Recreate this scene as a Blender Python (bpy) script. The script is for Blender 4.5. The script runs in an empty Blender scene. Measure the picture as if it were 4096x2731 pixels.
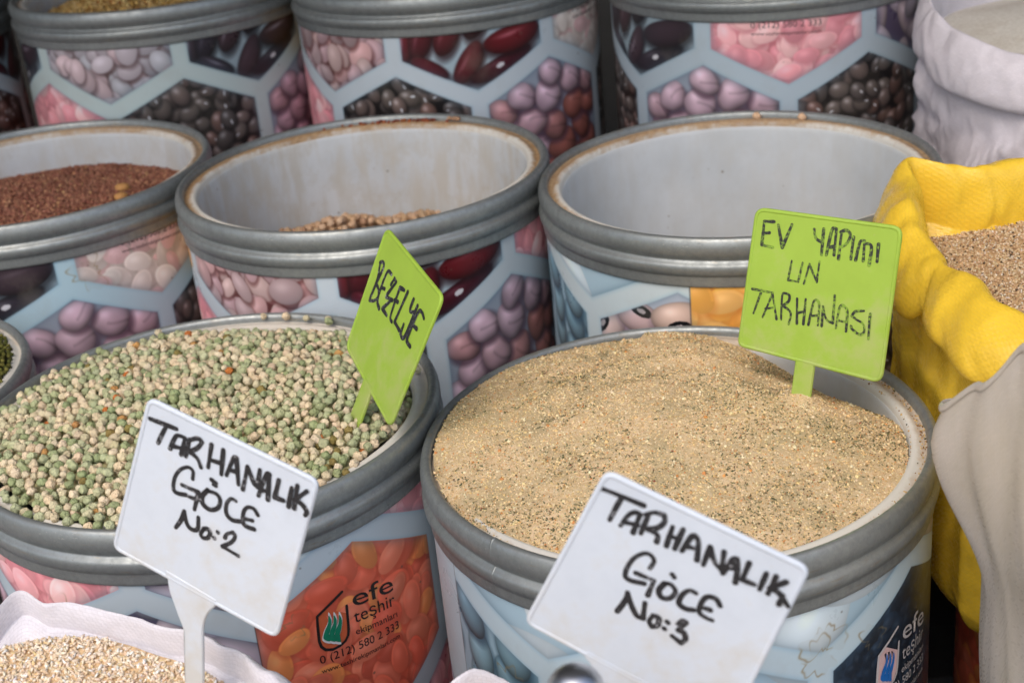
import bpy, bmesh, math, random
import numpy as np
from mathutils import Vector, Matrix, noise as mnoise

SC = bpy.context.scene
COL = SC.collection
random.seed(7)
RNG = np.random.default_rng(7)
R = math.radians

# ------------------------------------------------------------------ camera
cam_d = bpy.data.cameras.new("camera")
cam = bpy.data.objects.new("camera", cam_d)
COL.objects.link(cam)
cr, cu, cw = Vector((0.99496, -0.04149, -0.09133)), Vector((0.10031, 0.41153, 0.90586)), Vector((0.0, 0.91045, -0.41361))
M = Matrix((cr, cu, -cw)).transposed().to_4x4()
M.translation = Vector((0, 0, 1.15))
cam.matrix_world = M
cam_d.sensor_width = 36
cam_d.lens = 51.98
cam_d.clip_start = 0.05
cam_d.clip_end = 100
cam_d.dof.use_dof = True
cam_d.dof.focus_distance = 1.10
cam_d.dof.aperture_fstop = 8.8
SC.camera = cam

# ------------------------------------------------------------------ daylight: hazy, soft
SUN_EL, SUN_AZ = 52.0, 205.0          # azimuth clockwise from +Y
world = bpy.data.worlds.new("World")
SC.world = world
world.use_nodes = True
wn = world.node_tree
bg = wn.nodes["Background"]
sky = wn.nodes.new("ShaderNodeTexSky")
sky.sky_type = 'NISHITA'
sky.sun_disc = False
sky.sun_elevation = R(SUN_EL)
sky.sun_rotation = R(SUN_AZ)
sky.dust_density = 4.0
sky.air_density = 1.0
sky.ozone_density = 1.0
wn.links.new(sky.outputs[0], bg.inputs[0])
bg.inputs[1].default_value = 0.15
sun_d = bpy.data.lights.new("sun", 'SUN')
sun_d.energy = 0.5
sun_d.angle = R(35)
sun_d.color = (1.0, 0.95, 0.88)
sun = bpy.data.objects.new("sun", sun_d)
COL.objects.link(sun)
sd = Vector((math.sin(R(SUN_AZ)) * math.cos(R(SUN_EL)), math.cos(R(SUN_AZ)) * math.cos(R(SUN_EL)), math.sin(R(SUN_EL))))
sun.rotation_euler = (-sd).to_track_quat('-Z', 'Y').to_euler()
SC.view_settings.view_transform = 'Standard'
SC.view_settings.look = 'None'
SC.view_settings.exposure = 0.50
SC.view_settings.gamma = 1.0
SIGNS = {"N2":{"c":[-0.18743,0.76565,0.70739],"n":[-0.38978,-0.91826,0.06976],"x":[0.84627,-0.38703,-0.36609],"y":[0.36317,-0.08366,0.92796],"w":[3.4,3.3,3.2],"outline":[[-57.3,58.8,7],[58.8,58.8,7],[59.4,-60.7,7],[15.5,-59.5,6],[10.8,-68.9,6],[10.6,-79.9,6],[31.2,-170.5,1],[19.3,-178.2,1],[-1.1,-89.3,6],[-6.3,-82.1,6],[-17.2,-65.5,6],[-19.9,-57.7,4],[-22.3,-56.9,2],[-61.0,-56.9,7]],"words":[[[[-53.0,45.4],[-41.8,46.6],[-34.9,47.3]],[[-41.3,46.9],[-43.1,39.7],[-44.6,32.2]],[[-36.2,32.5],[-34.4,42.0],[-31.5,44.0],[-28.3,44.0],[-28.5,32.0]],[[-34.6,35.1],[-28.4,36.6]],[[-25.3,45.0],[-25.3,32.5]],[[-26.0,43.5],[-20.5,48.0],[-17.1,47.0],[-19.2,41.9],[-23.5,36.9],[-17.7,34.8],[-14.3,30.3]],[[-11.0,48.4],[-9.9,32.6]],[[-3.0,48.7],[-0.8,32.3]],[[-10.3,38.1],[-2.1,39.6]],[[2.5,33.5],[4.4,46.4],[6.2,47.8],[11.2,31.3]],[[3.6,38.0],[8.7,39.0]],[[14.6,29.6],[14.1,45.8],[20.2,37.7],[23.2,35.9],[22.0,47.7]],[[25.0,30.6],[26.6,46.2],[28.4,47.7],[31.3,31.1]],[[25.6,34.9],[30.4,36.9]],[[34.8,47.2],[35.1,34.9],[40.7,35.6]],[[43.8,46.4],[44.7,33.2]],[[46.7,49.6],[48.3,34.0]],[[53.1,49.0],[47.5,39.9],[52.4,39.1],[56.3,36.1],[56.0,33.1]]],[[[-17.9,19.8],[-18.8,25.0],[-22.3,26.1],[-26.9,21.9],[-29.3,14.9],[-28.7,7.0],[-25.6,5.2],[-19.9,6.9]],[[-23.8,12.3],[-12.4,12.9],[-12.4,-0.0]],[[-18.2,6.8],[-11.8,7.4]],[[-6.9,17.5],[-9.4,11.6],[-7.8,6.6],[-2.6,5.3],[2.0,9.0],[2.3,15.0],[-1.0,17.8],[-6.8,17.0]],[[-6.0,25.6],[-2.6,25.0]],[[-4.1,23.1],[-2.7,23.2]],[[12.1,19.6],[8.8,19.6],[6.8,14.5],[8.2,8.2],[12.5,5.9],[17.5,7.5]],[[27.6,17.6],[24.2,20.4],[20.2,19.4],[18.5,15.0],[19.5,8.5],[22.1,6.4],[27.4,7.0]],[[19.5,10.8],[25.1,12.2]]],[[[-21.7,-18.8],[-19.3,-11.5],[-18.6,-4.6],[-15.4,-11.8],[-11.5,-14.4],[-7.6,-12.2],[-8.8,-4.0]],[[-3.6,-10.1],[-4.9,-14.4],[-2.8,-16.2],[0.1,-14.6],[0.9,-10.6],[-1.2,-8.7],[-3.7,-9.9]],[[5.2,-7.0],[5.8,-7.5]],[[3.8,-12.3],[4.5,-12.7]],[[10.9,-8.6],[11.7,-5.2],[14.9,-2.3],[16.9,-4.1],[15.8,-8.9],[10.7,-15.3],[16.3,-15.8],[21.9,-16.3]]]]},"N3":{"c":[0.06576,0.64327,0.70177],"n":[-0.37461,-0.92718,0.0],"x":[0.848,-0.34262,-0.40435],"y":[0.37491,-0.15147,0.9146],"w":[3.3,3.3,3.3],"outline":[[-55.2,58.6,7],[57.6,58.6,7],[60.9,-61.1,7],[13.0,-59.3,6],[8.0,-70.4,6],[9.5,-80.6,6],[42.2,-173.9,1],[34.5,-179.6,1],[-0.1,-84.9,6],[-7.5,-76.3,6],[-16.4,-66.7,6],[-20.4,-61.0,4],[-25.7,-58.3,2],[-63.4,-56.2,7]],"words":[[[[-53.0,47.2],[-43.2,48.2],[-30.3,49.1]],[[-42.0,47.9],[-42.6,40.0],[-43.0,31.6]],[[-36.7,31.5],[-35.3,39.5],[-32.7,43.0],[-30.0,43.1],[-29.4,31.0]],[[-35.5,34.6],[-29.1,36.5]],[[-26.1,45.0],[-25.7,32.7]],[[-27.5,44.6],[-23.8,48.2],[-18.8,49.3],[-17.3,45.4],[-19.3,40.4],[-23.4,37.0],[-17.8,36.5],[-16.6,32.4]],[[-12.6,45.3],[-11.3,32.7]],[[-7.3,46.6],[-6.9,33.4]],[[-12.2,39.3],[-7.1,40.0]],[[-3.2,34.2],[-2.1,44.0],[-0.7,46.3],[2.3,43.7],[5.6,33.2]],[[-2.4,38.0],[3.2,39.5]],[[9.5,32.2],[8.6,44.2],[13.7,37.2],[18.7,34.4],[15.9,45.2]],[[20.1,32.8],[21.4,42.9],[23.2,44.9],[25.4,40.5],[27.7,31.2]],[[21.1,37.9],[25.8,38.8]],[[22.4,41.5],[24.5,39.0]],[[29.4,45.8],[30.1,34.6],[36.7,35.3]],[[39.3,44.7],[40.0,33.9]],[[44.2,45.7],[44.6,33.8]],[[49.7,45.2],[44.2,37.5],[48.8,37.4],[56.3,32.3]],[[51.3,37.0],[51.9,31.0]]],[[[-14.0,15.3],[-13.6,20.5],[-16.6,23.1],[-20.1,22.0],[-23.6,16.4],[-24.7,8.8],[-23.6,3.5],[-20.0,2.7],[-13.3,4.8]],[[-19.4,8.5],[-9.4,9.3],[-9.0,-1.1]],[[-3.9,10.6],[-5.0,5.0],[-2.1,1.7],[1.9,3.7],[3.0,8.9],[-0.4,11.8],[-4.0,10.8]],[[-2.4,18.0],[-0.9,17.0]],[[12.8,14.0],[9.1,13.7],[6.8,9.3],[7.1,3.4],[11.3,2.0],[15.4,3.6]],[[26.4,13.5],[22.9,16.3],[18.7,15.2],[17.3,10.8],[18.2,4.3],[22.0,2.7],[26.3,2.9]],[[18.5,7.6],[22.9,8.3]]],[[[-19.8,-19.7],[-18.4,-10.5],[-19.1,-5.3],[-14.8,-11.4],[-9.7,-16.4],[-6.1,-16.2],[-8.6,-6.5]],[[-1.9,-11.5],[-2.6,-16.0],[-0.0,-18.5],[2.3,-16.0],[1.3,-11.5],[-2.0,-11.3]],[[5.9,-11.1],[6.6,-11.4]],[[5.9,-15.8],[6.6,-16.1]],[[11.3,-9.3],[12.7,-5.8],[14.8,-6.0],[13.0,-12.8],[16.3,-12.8],[18.4,-16.1],[17.2,-19.5],[11.4,-18.0]]]]},"EV":{"c":[0.23779,1.04089,0.6932],"n":[-0.54697,-0.81092,0.20791],"x":[0.8261,-0.56306,-0.02281],"y":[0.13556,0.15928,0.97788],"w":[2.5,2.4,1.75,1.9],"outline":[[-56.3,58.7,9],[60.8,58.7,9],[57.6,-63.0,9],[3.5,-61.8,1.5],[1.2,-122.2,1],[-15.0,-119.3,1],[-12.7,-60.5,1.5],[-62.1,-54.4,6]],"words":[[[[-40.0,49.2],[-47.9,48.6],[-48.3,29.9],[-39.2,29.1]],[[-48.1,39.0],[-42.9,40.2]],[[-36.1,47.2],[-31.4,30.2],[-25.1,49.1]]],[[[-7.2,48.0],[-4.9,40.9],[0.4,38.7]],[[0.4,49.0],[0.5,28.8]],[[4.4,29.3],[7.0,48.9],[10.4,50.3],[10.4,30.2]],[[6.3,35.5],[10.7,37.1]],[[14.6,48.5],[14.2,27.7]],[[14.1,48.4],[18.4,50.4],[21.7,47.0],[19.4,40.3],[14.8,36.7]],[[24.3,45.9],[23.8,29.1]],[[27.6,28.7],[29.6,42.7],[33.0,44.1],[33.5,29.1]],[[33.6,42.3],[37.1,42.3],[38.9,39.1],[38.3,26.3]],[[43.9,43.2],[44.1,30.1]]],[[[-22.7,20.9],[-24.4,5.5],[-16.0,5.3],[-13.8,20.7]],[[-11.2,4.5],[-8.3,20.5],[-1.2,7.5],[-0.4,23.7]]],[[[-53.2,-6.1],[-36.0,-6.5]],[[-45.2,-5.9],[-50.5,-25.3]],[[-42.5,-27.1],[-36.0,-7.0],[-31.0,-26.8]],[[-40.7,-20.1],[-33.9,-18.0]],[[-27.2,-26.6],[-27.9,-7.8],[-25.5,-5.3],[-22.2,-6.4],[-22.3,-11.0],[-26.7,-15.3],[-19.9,-19.8],[-20.7,-29.1]],[[-15.6,-7.9],[-14.0,-27.5]],[[-8.6,-7.2],[-8.7,-27.1]],[[-13.7,-18.8],[-8.7,-16.9]],[[-4.6,-26.9],[-2.2,-8.8],[0.2,-6.4],[2.6,-10.0],[3.1,-26.1]],[[-2.7,-19.5],[2.9,-18.1]],[[6.2,-26.1],[5.7,-10.5],[9.2,-20.0],[14.6,-22.2],[14.2,-0.6]],[[17.5,-25.7],[18.9,-9.4],[22.2,-7.3],[25.2,-11.4],[25.7,-26.9]],[[18.4,-19.5],[25.5,-19.8]],[[38.0,-8.8],[31.6,-10.3],[29.0,-14.2],[33.3,-16.5],[38.6,-19.1],[39.7,-25.0],[36.4,-27.5],[30.6,-24.5],[29.3,-22.2]],[[43.1,-10.4],[43.7,-29.8]]]]},"BE":{"c":[-0.09381,1.0719,0.68802],"n":[-0.83426,-0.38902,0.39073],"x":[0.35909,-0.92111,-0.15039],"y":[0.41841,0.01484,0.90814],"w":[3.3],"outline":[[-59.3,58.3,9],[64.3,58.3,9],[54.8,-62.8,9],[7.0,-59.4,1.5],[6.5,-123.2,1],[-14.8,-136.9,1],[-11.5,-58.1,1.5],[-59.9,-53.7,9]],"words":[[[[-48.6,30.8],[-44.1,17.6],[-45.7,-0.1]],[[-49.3,30.5],[-44.3,33.5],[-40.6,31.2],[-42.3,20.8],[-44.1,14.0],[-36.9,12.9],[-33.6,7.4],[-37.8,1.6],[-45.7,-1.9]],[[-23.8,32.7],[-32.1,30.1],[-32.8,6.6],[-25.0,1.2]],[[-32.3,16.4],[-26.9,18.0]],[[-19.0,26.1],[-16.7,32.4],[-11.9,31.7],[-19.7,16.7]],[[-19.9,14.5],[-8.3,17.4]],[[-10.3,16.2],[-19.7,3.9],[-8.8,3.5]],[[5.1,33.2],[-3.3,31.2],[-2.8,7.0],[2.4,3.8]],[[-4.7,19.4],[1.4,20.8]],[[11.1,34.6],[6.8,6.2],[18.3,4.8]],[[23.7,34.7],[23.6,26.7],[26.3,25.2],[31.1,27.8]],[[32.8,33.8],[30.7,8.6],[27.3,2.7],[22.0,3.9],[22.0,12.0]],[[48.6,31.4],[42.8,33.4],[37.2,30.4],[34.7,7.3],[37.4,4.2],[43.2,4.0]],[[37.2,19.0],[43.6,19.7]]]]}}

# ------------------------------------------------------------------ helpers
def lin(c):
    c = np.asarray(c, float) / 255.0
    return np.where(c <= 0.04045, c / 12.92, ((c + 0.055) / 1.055) ** 2.4)


def tag(o, label=None, cat=None, group=None, kind=None):
    if label: o["label"] = label
    if cat: o["category"] = cat
    if group: o["group"] = group
    if kind: o["kind"] = kind
    return o


def thing(name, label, cat, loc=(0, 0, 0), group=None):
    o = bpy.data.objects.new(name, None)
    COL.objects.link(o)
    o.location = loc
    return tag(o, label, cat, group)


def mesh_obj(name, verts, faces, mats=None, parent=None, smooth=True, midx=None, uvs=None, cols=None):
    me = bpy.data.meshes.new(name)
    me.from_pydata([tuple(v) for v in verts], [], faces)
    finish(me, mats, smooth, midx, uvs, cols)
    o = bpy.data.objects.new(name, me)
    COL.objects.link(o)
    if parent: o.parent = parent
    return o


def finish(me, mats, smooth=True, midx=None, uvs=None, cols=None):
    if mats is not None:
        for m in (mats if isinstance(mats, (list, tuple)) else [mats]): me.materials.append(m)
    if smooth: me.polygons.foreach_set("use_smooth", np.ones(len(me.polygons), bool))
    if midx is not None: me.polygons.foreach_set("material_index", np.asarray(midx, np.int32))
    if uvs is not None:
        ul = me.uv_layers.new(name="uv")
        li = np.empty(len(me.loops), np.int32)
        me.loops.foreach_get("vertex_index", li)
        ul.data.foreach_set("uv", np.asarray(uvs, np.float32)[li].ravel())
    if cols is not None:
        a = me.attributes.new("col", 'FLOAT_COLOR', 'POINT')
        c = np.ones((len(me.vertices), 4), np.float32)
        c[:, :3] = cols
        a.data.foreach_set("color", c.ravel())
    me.update()


def fast_mesh(name, V, F, mats, cols=None, smooth=True):
    """V (n,3), F (m,k) constant-size faces."""
    me = bpy.data.meshes.new(name)
    me.vertices.add(len(V)); me.vertices.foreach_set("co", np.asarray(V, np.float32).ravel())
    k = F.shape[1]
    me.loops.add(F.size); me.loops.foreach_set("vertex_index", np.asarray(F, np.int32).ravel())
    me.polygons.add(len(F)); me.polygons.foreach_set("loop_start", np.arange(0, F.size, k, dtype=np.int32))
    finish(me, mats, smooth, None, None, cols)
    me.validate()
    return me


def link(name, me, parent=None, loc=None):
    o = bpy.data.objects.new(name, me)
    COL.objects.link(o)
    if parent: o.parent = parent
    if loc is not None: o.location = loc
    return o


def spline(P, n=6, closed=False):
    P = [np.asarray(p, float) for p in P]
    if len(P) < 3 and not closed:
        return np.array([P[0] + (P[-1] - P[0]) * t for t in np.linspace(0, 1, n + 1)])
    out = []
    N = len(P)
    for i in range(N if closed else N - 1):
        if closed: a, b, c, d = P[i - 1], P[i], P[(i + 1) % N], P[(i + 2) % N]
        else: a, b, c, d = P[max(i - 1, 0)], P[i], P[i + 1], P[min(i + 2, N - 1)]
        for t in np.linspace(0, 1, n, endpoint=False):
            out.append(0.5 * ((2 * b) + (c - a) * t + (2 * a - 5 * b + 4 * c - d) * t * t + (3 * b - a - 3 * c + d) * t ** 3))
    if not closed: out.append(P[-1])
    return np.array(out)


def stroke_line(P, n=7):
    """smooth curve that keeps sharp turns sharp"""
    P = [np.asarray(p, float) for p in P]; cuts = [0]
    for i in range(1, len(P) - 1):
        u_, v_ = P[i] - P[i - 1], P[i + 1] - P[i]
        if np.dot(u_, v_) / (np.linalg.norm(u_) * np.linalg.norm(v_) + 1e-12) < 0.25: cuts.append(i)
    cuts.append(len(P) - 1)
    return [spline(P[a:c + 1], n) for a, c in zip(cuts, cuts[1:])]


def grid_faces(nu, nv, wrap_u=False):
    F = []
    for i in range(nu if wrap_u else nu - 1):
        for j in range(nv - 1):
            a = i * nv + j; b = ((i + 1) % nu) * nv + j
            F.append((a, b, b + 1, a + 1))
    return F


# ------------------------------------------------------------------ materials
class NT:
    def __init__(s, name, rough=0.5, metal=0.0, spec=0.5):
        s.m = bpy.data.materials.new(name); s.m.use_nodes = True
        s.t = s.m.node_tree; s.b = s.t.nodes["Principled BSDF"]
        s.b.inputs["Roughness"].default_value = rough
        s.b.inputs["Metallic"].default_value = metal
        s.b.inputs["Specular IOR Level"].default_value = spec

    def n(s, typ, **kw):
        nd = s.t.nodes.new(typ)
        for k, v in kw.items():
            if isinstance(k, str) and hasattr(nd, k): setattr(nd, k, v)
        return nd

    def l(s, a, b): s.t.links.new(a, b)

    def coord(s, which="Object", scale=(1, 1, 1)):
        tc = s.n("ShaderNodeTexCoord"); mp = s.n("ShaderNodeMapping")
        mp.inputs["Scale"].default_value = scale
        s.l(tc.outputs[which], mp.inputs[0]); return mp.outputs[0]

    def noise(s, vec, scale, detail=4, rough=0.55, dist=0.0):
        nd = s.n("ShaderNodeTexNoise"); nd.inputs["Scale"].default_value = scale
        nd.inputs["Detail"].default_value = detail; nd.inputs["Roughness"].default_value = rough
        nd.inputs["Distortion"].default_value = dist
        if vec is not None: s.l(vec, nd.inputs["Vector"])
        return nd.outputs["Fac"]

    def ramp(s, fac, stops, interp='LINEAR'):
        nd = s.n("ShaderNodeValToRGB"); cr_ = nd.color_ramp; cr_.interpolation = interp
        while len(cr_.elements) < len(stops): cr_.elements.new(0.5)
        for e, (p, c) in zip(cr_.elements, stops):
            e.position = p; e.color = tuple(c) + (1,) if not np.isscalar(c) else (c, c, c, 1)
        s.l(fac, nd.inputs[0]); return nd.outputs[0]

    def mix(s, fac, a, b, mode='MIX'):
        nd = s.n("ShaderNodeMix"); nd.data_type = 'RGBA'; nd.blend_type = mode
        for sock, v in ((nd.inputs[0], fac), (nd.inputs[6], a), (nd.inputs[7], b)):
            if hasattr(v, "is_linked"): s.l(v, sock)
            elif np.isscalar(v): sock.default_value = v if sock == nd.inputs[0] else (v, v, v, 1)
            else: sock.default_value = tuple(v) + (1,)
        return nd.outputs[2]

    def math(s, op, a, b=0.0):
        nd = s.n("ShaderNodeMath"); nd.operation = op
        for sock, v in ((nd.inputs[0], a), (nd.inputs[1], b)):
            if hasattr(v, "is_linked"): s.l(v, sock)
            else: sock.default_value = v
        return nd.outputs[0]

    def bump(s, h, strength=0.3, dist=0.001):
        nd = s.n("ShaderNodeBump"); nd.inputs["Strength"].default_value = strength
        nd.inputs["Distance"].default_value = dist
        s.l(h, nd.inputs["Height"]); s.l(nd.outputs[0], s.b.inputs["Normal"])

    def base(s, c):
        if hasattr(c, "is_linked"): s.l(c, s.b.inputs["Base Color"])
        else: s.b.inputs["Base Color"].default_value = tuple(c) + (1,)

    def rough(s, r): s.l(r, s.b.inputs["Roughness"])


def mat_metal():
    s = NT("galvanised_rim", 0.44, 0.6)
    v = s.coord("Object")
    n1 = s.noise(v, 9, 5); n2 = s.noise(v, 120, 4, 0.7); n3 = s.noise(s.coord("Object", (1, 1, 6)), 45, 3)
    c = s.ramp(n1, [(0.3, lin((136, 142, 143))), (0.7, lin((164, 169, 168)))])
    c = s.mix(s.ramp(n2, [(0.35, 0.0), (0.75, 0.35)]), c, tuple(lin((84, 88, 86))))
    c = s.mix(s.ramp(n3, [(0.62, 0.0), (0.72, 0.5)]), c, tuple(lin((150, 140, 122))))
    n4 = s.noise(s.coord("Object", (1, 1, 3)), 210, 3, 0.8); n5 = s.noise(v, 30, 3)
    nick = s.math('MULTIPLY', s.ramp(n4, [(0.62, 0.0), (0.68, 0.75)]), s.ramp(n5, [(0.5, 0.0), (0.62, 1.0)]))
    c = s.mix(nick, c, tuple(lin((186, 186, 180))))
    c = s.mix(s.math('MULTIPLY', s.ramp(n4, [(0.3, 0.7), (0.36, 0.0)]), s.ramp(n5, [(0.4, 1.0), (0.5, 0.0)])), c, tuple(lin((70, 66, 60))))
    s.base(c); s.rough(s.ramp(n2, [(0.3, 0.34), (0.8, 0.62)])); s.bump(n2, 0.12, 0.0006)
    return s.m


def mat_liner():
    s = NT("worn_white_plastic", 0.45, 0, 0.4)
    v = s.coord("Object")
    n1 = s.noise(v, 7, 6, 0.6); n2 = s.noise(v, 38, 5, 0.7); n3 = s.noise(s.coord("Object", (1, 1, 0.25)), 60, 3)
    oi = s.n("ShaderNodeObjectInfo")
    c = s.ramp(n1, [(0.3, lin((186, 191, 193))), (0.7, lin((211, 215, 217)))])
    dirt = s.math('MULTIPLY', s.ramp(n2, [(0.5, 0.0), (0.75, 0.6)]), oi.outputs["Alpha"])
    c = s.mix(dirt, c, tuple(lin((176, 166, 146))))
    st = s.math('MULTIPLY', s.ramp(n3, [(0.42, 0.0), (0.62, 0.8)]), oi.outputs["Alpha"])
    c = s.mix(st, c, tuple(lin((190, 186, 176))))
    vo = s.n("ShaderNodeTexVoronoi"); vo.inputs["Scale"].default_value = 55; s.l(v, vo.inputs["Vector"])
    sp = s.math('MULTIPLY', s.ramp(vo.outputs["Distance"], [(0.05, 1.0), (0.11, 0.0)]), s.ramp(s.noise(v, 21, 2), [(0.55, 0.0), (0.6, 0.8)]))
    c = s.mix(sp, c, tuple(lin((120, 108, 88))))
    s.base(c); s.rough(s.ramp(n2, [(0.3, 0.35), (0.7, 0.6)]))
    return s.m


def mat_lip():
    """white lip with dry food dust; object colour alpha = how dusty, thicker towards the far side."""
    s = NT("dusty_white_lip", 0.6, 0, 0.3)
    v = s.coord("Object")
    tc = s.n("ShaderNodeTexCoord"); sx = s.n("ShaderNodeSeparateXYZ"); s.l(tc.outputs["Object"], sx.inputs[0])
    far = s.math('MULTIPLY_ADD', sx.outputs[1], 2.2)
    far.node.inputs[2].default_value = 0.18
    oi = s.n("ShaderNodeObjectInfo")
    n1 = s.noise(v, 22, 6, 0.7); n2 = s.noise(v, 160, 4, 0.7)
    cb = s.n("ShaderNodeCombineXYZ"); s.l(sx.outputs[0], cb.inputs[0]); s.l(sx.outputs[1], cb.inputs[1])
    ln = s.n("ShaderNodeVectorMath"); ln.operation = 'LENGTH'; s.l(cb.outputs[0], ln.inputs[0])
    rad = s.math('MULTIPLY_ADD', ln.outputs["Value"], 60.0); rad.node.inputs[2].default_value = -11.05
    amt = s.math('ADD', s.math('ADD', s.math('ADD', n1, far), s.math('MULTIPLY', n2, 0.5)), rad)
    amt = s.math('MULTIPLY', s.ramp(s.math('MULTIPLY', amt, 0.6), [(0.42, 0.0), (0.6, 1.0)]), oi.outputs["Alpha"])
    c = s.mix(amt, tuple(lin((212, 210, 202))), s.ramp(n2, [(0.35, lin((150, 118, 84))), (0.7, lin((186, 158, 122)))]))
    s.base(c); s.bump(s.math('MULTIPLY', n2, amt), 0.5, 0.001)
    return s.m


def mat_print(name, img):
    s = NT(name, 0.33, 0, 0.45)
    t = s.n("ShaderNodeTexImage"); t.image = img; t.interpolation = 'Cubic'
    uv = s.n("ShaderNodeUVMap"); uv.uv_map = "uv"; s.l(uv.outputs[0], t.inputs[0])
    v = s.coord("Object")
    n1 = s.noise(v, 14, 5, 0.65); n2 = s.noise(v, 60, 3, 0.6)
    c = s.mix(s.ramp(n1, [(0.52, 0.0), (0.8, 0.22)]), t.outputs[0], tuple(lin((150, 140, 125))))
    vo = s.n("ShaderNodeTexVoronoi"); vo.inputs["Scale"].default_value = 48; s.l(v, vo.inputs["Vector"])
    sp = s.math('MULTIPLY', s.ramp(vo.outputs["Distance"], [(0.04, 1.0), (0.08, 0.0)]), s.ramp(s.noise(v, 17, 2), [(0.56, 0.0), (0.6, 0.7)]))
    c = s.mix(sp, c, tuple(lin((92, 84, 74))))
    s.base(c); s.rough(s.ramp(n1, [(0.3, 0.26), (0.7, 0.46)])); s.bump(n2, 0.08, 0.002)
    return s.m


def mat_plain(name, srgb, rough=0.5, spec=0.4, nscale=40, amount=0.12, metal=0.0):
    s = NT(name, rough, metal, spec)
    n1 = s.noise(s.coord("Object"), nscale, 5, 0.65)
    a = lin(srgb)
    s.base(s.ramp(n1, [(0.3, a * (1 - amount)), (0.7, np.minimum(a * (1 + amount), 1))]))
    return s.m


def mat_plastic(name, srgb, dust, trans):
    s = NT(name, 0.38, 0, 0.5)
    v = s.coord("Object")
    n1 = s.noise(v, 30, 6, 0.65); n2 = s.noise(v, 140, 4, 0.7)
    a = lin(srgb)
    c = s.ramp(n1, [(0.3, a * 0.94), (0.7, np.minimum(a * 1.04, 1))])
    tc = s.n("ShaderNodeTexCoord"); sx = s.n("ShaderNodeSeparateXYZ"); s.l(tc.outputs["Object"], sx.inputs[0])
    low = s.math('MULTIPLY', sx.outputs[1], -2.2)
    d = s.ramp(s.math('ADD', n1, low), [(0.52, 0.0), (0.80, 0.7)])
    c = s.mix(d, c, tuple(lin(dust)))
    c = s.mix(s.ramp(n2, [(0.66, 0.0), (0.72, 0.35)]), c, tuple(lin(dust)))
    s.base(c); s.rough(s.ramp(n1, [(0.3, 0.3), (0.7, 0.5)])); s.bump(n1, 0.05, 0.002)
    tr = s.n("ShaderNodeBsdfTranslucent"); s.l(c, tr.inputs[0])
    mx = s.n("ShaderNodeMixShader"); mx.inputs[0].default_value = trans
    out = s.t.nodes["Material Output"]
    s.l(s.b.outputs[0], mx.inputs[1]); s.l(tr.outputs[0], mx.inputs[2]); s.l(mx.outputs[0], out.inputs[0])
    return s.m


def mat_ink(name, plate, dry):
    s = NT(name, 0.45, 0, 0.4)
    v = s.coord("Object")
    n1 = s.noise(v, 420, 4, 0.75); n2 = s.noise(v, 60, 2)
    f = s.ramp(s.math('ADD', n1, s.math('MULTIPLY', n2, 0.35)), [(0.78 - dry, 0.0), (0.9 - dry, 0.75)])
    s.base(s.mix(f, (0.022, 0.022, 0.025), tuple(lin(plate))))
    return s.m


def mat_col(name, rough=0.6, spec=0.3, bscale=900, bstr=0.4, var=0.15, bdist=0.0006):
    """grain colour from the 'col' attribute, with fine mottling and wrinkles."""
    s = NT(name, rough, 0, spec)
    a = s.n("ShaderNodeAttribute"); a.attribute_name = "col"
    n1 = s.noise(s.coord("Object"), bscale, 3, 0.6)
    c = s.mix(1.0, a.outputs["Color"], s.ramp(n1, [(0.3, 1 - var), (0.7, 1.0)]), 'MULTIPLY')
    s.base(c); s.bump(n1, bstr, bdist)
    return s.m


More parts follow.
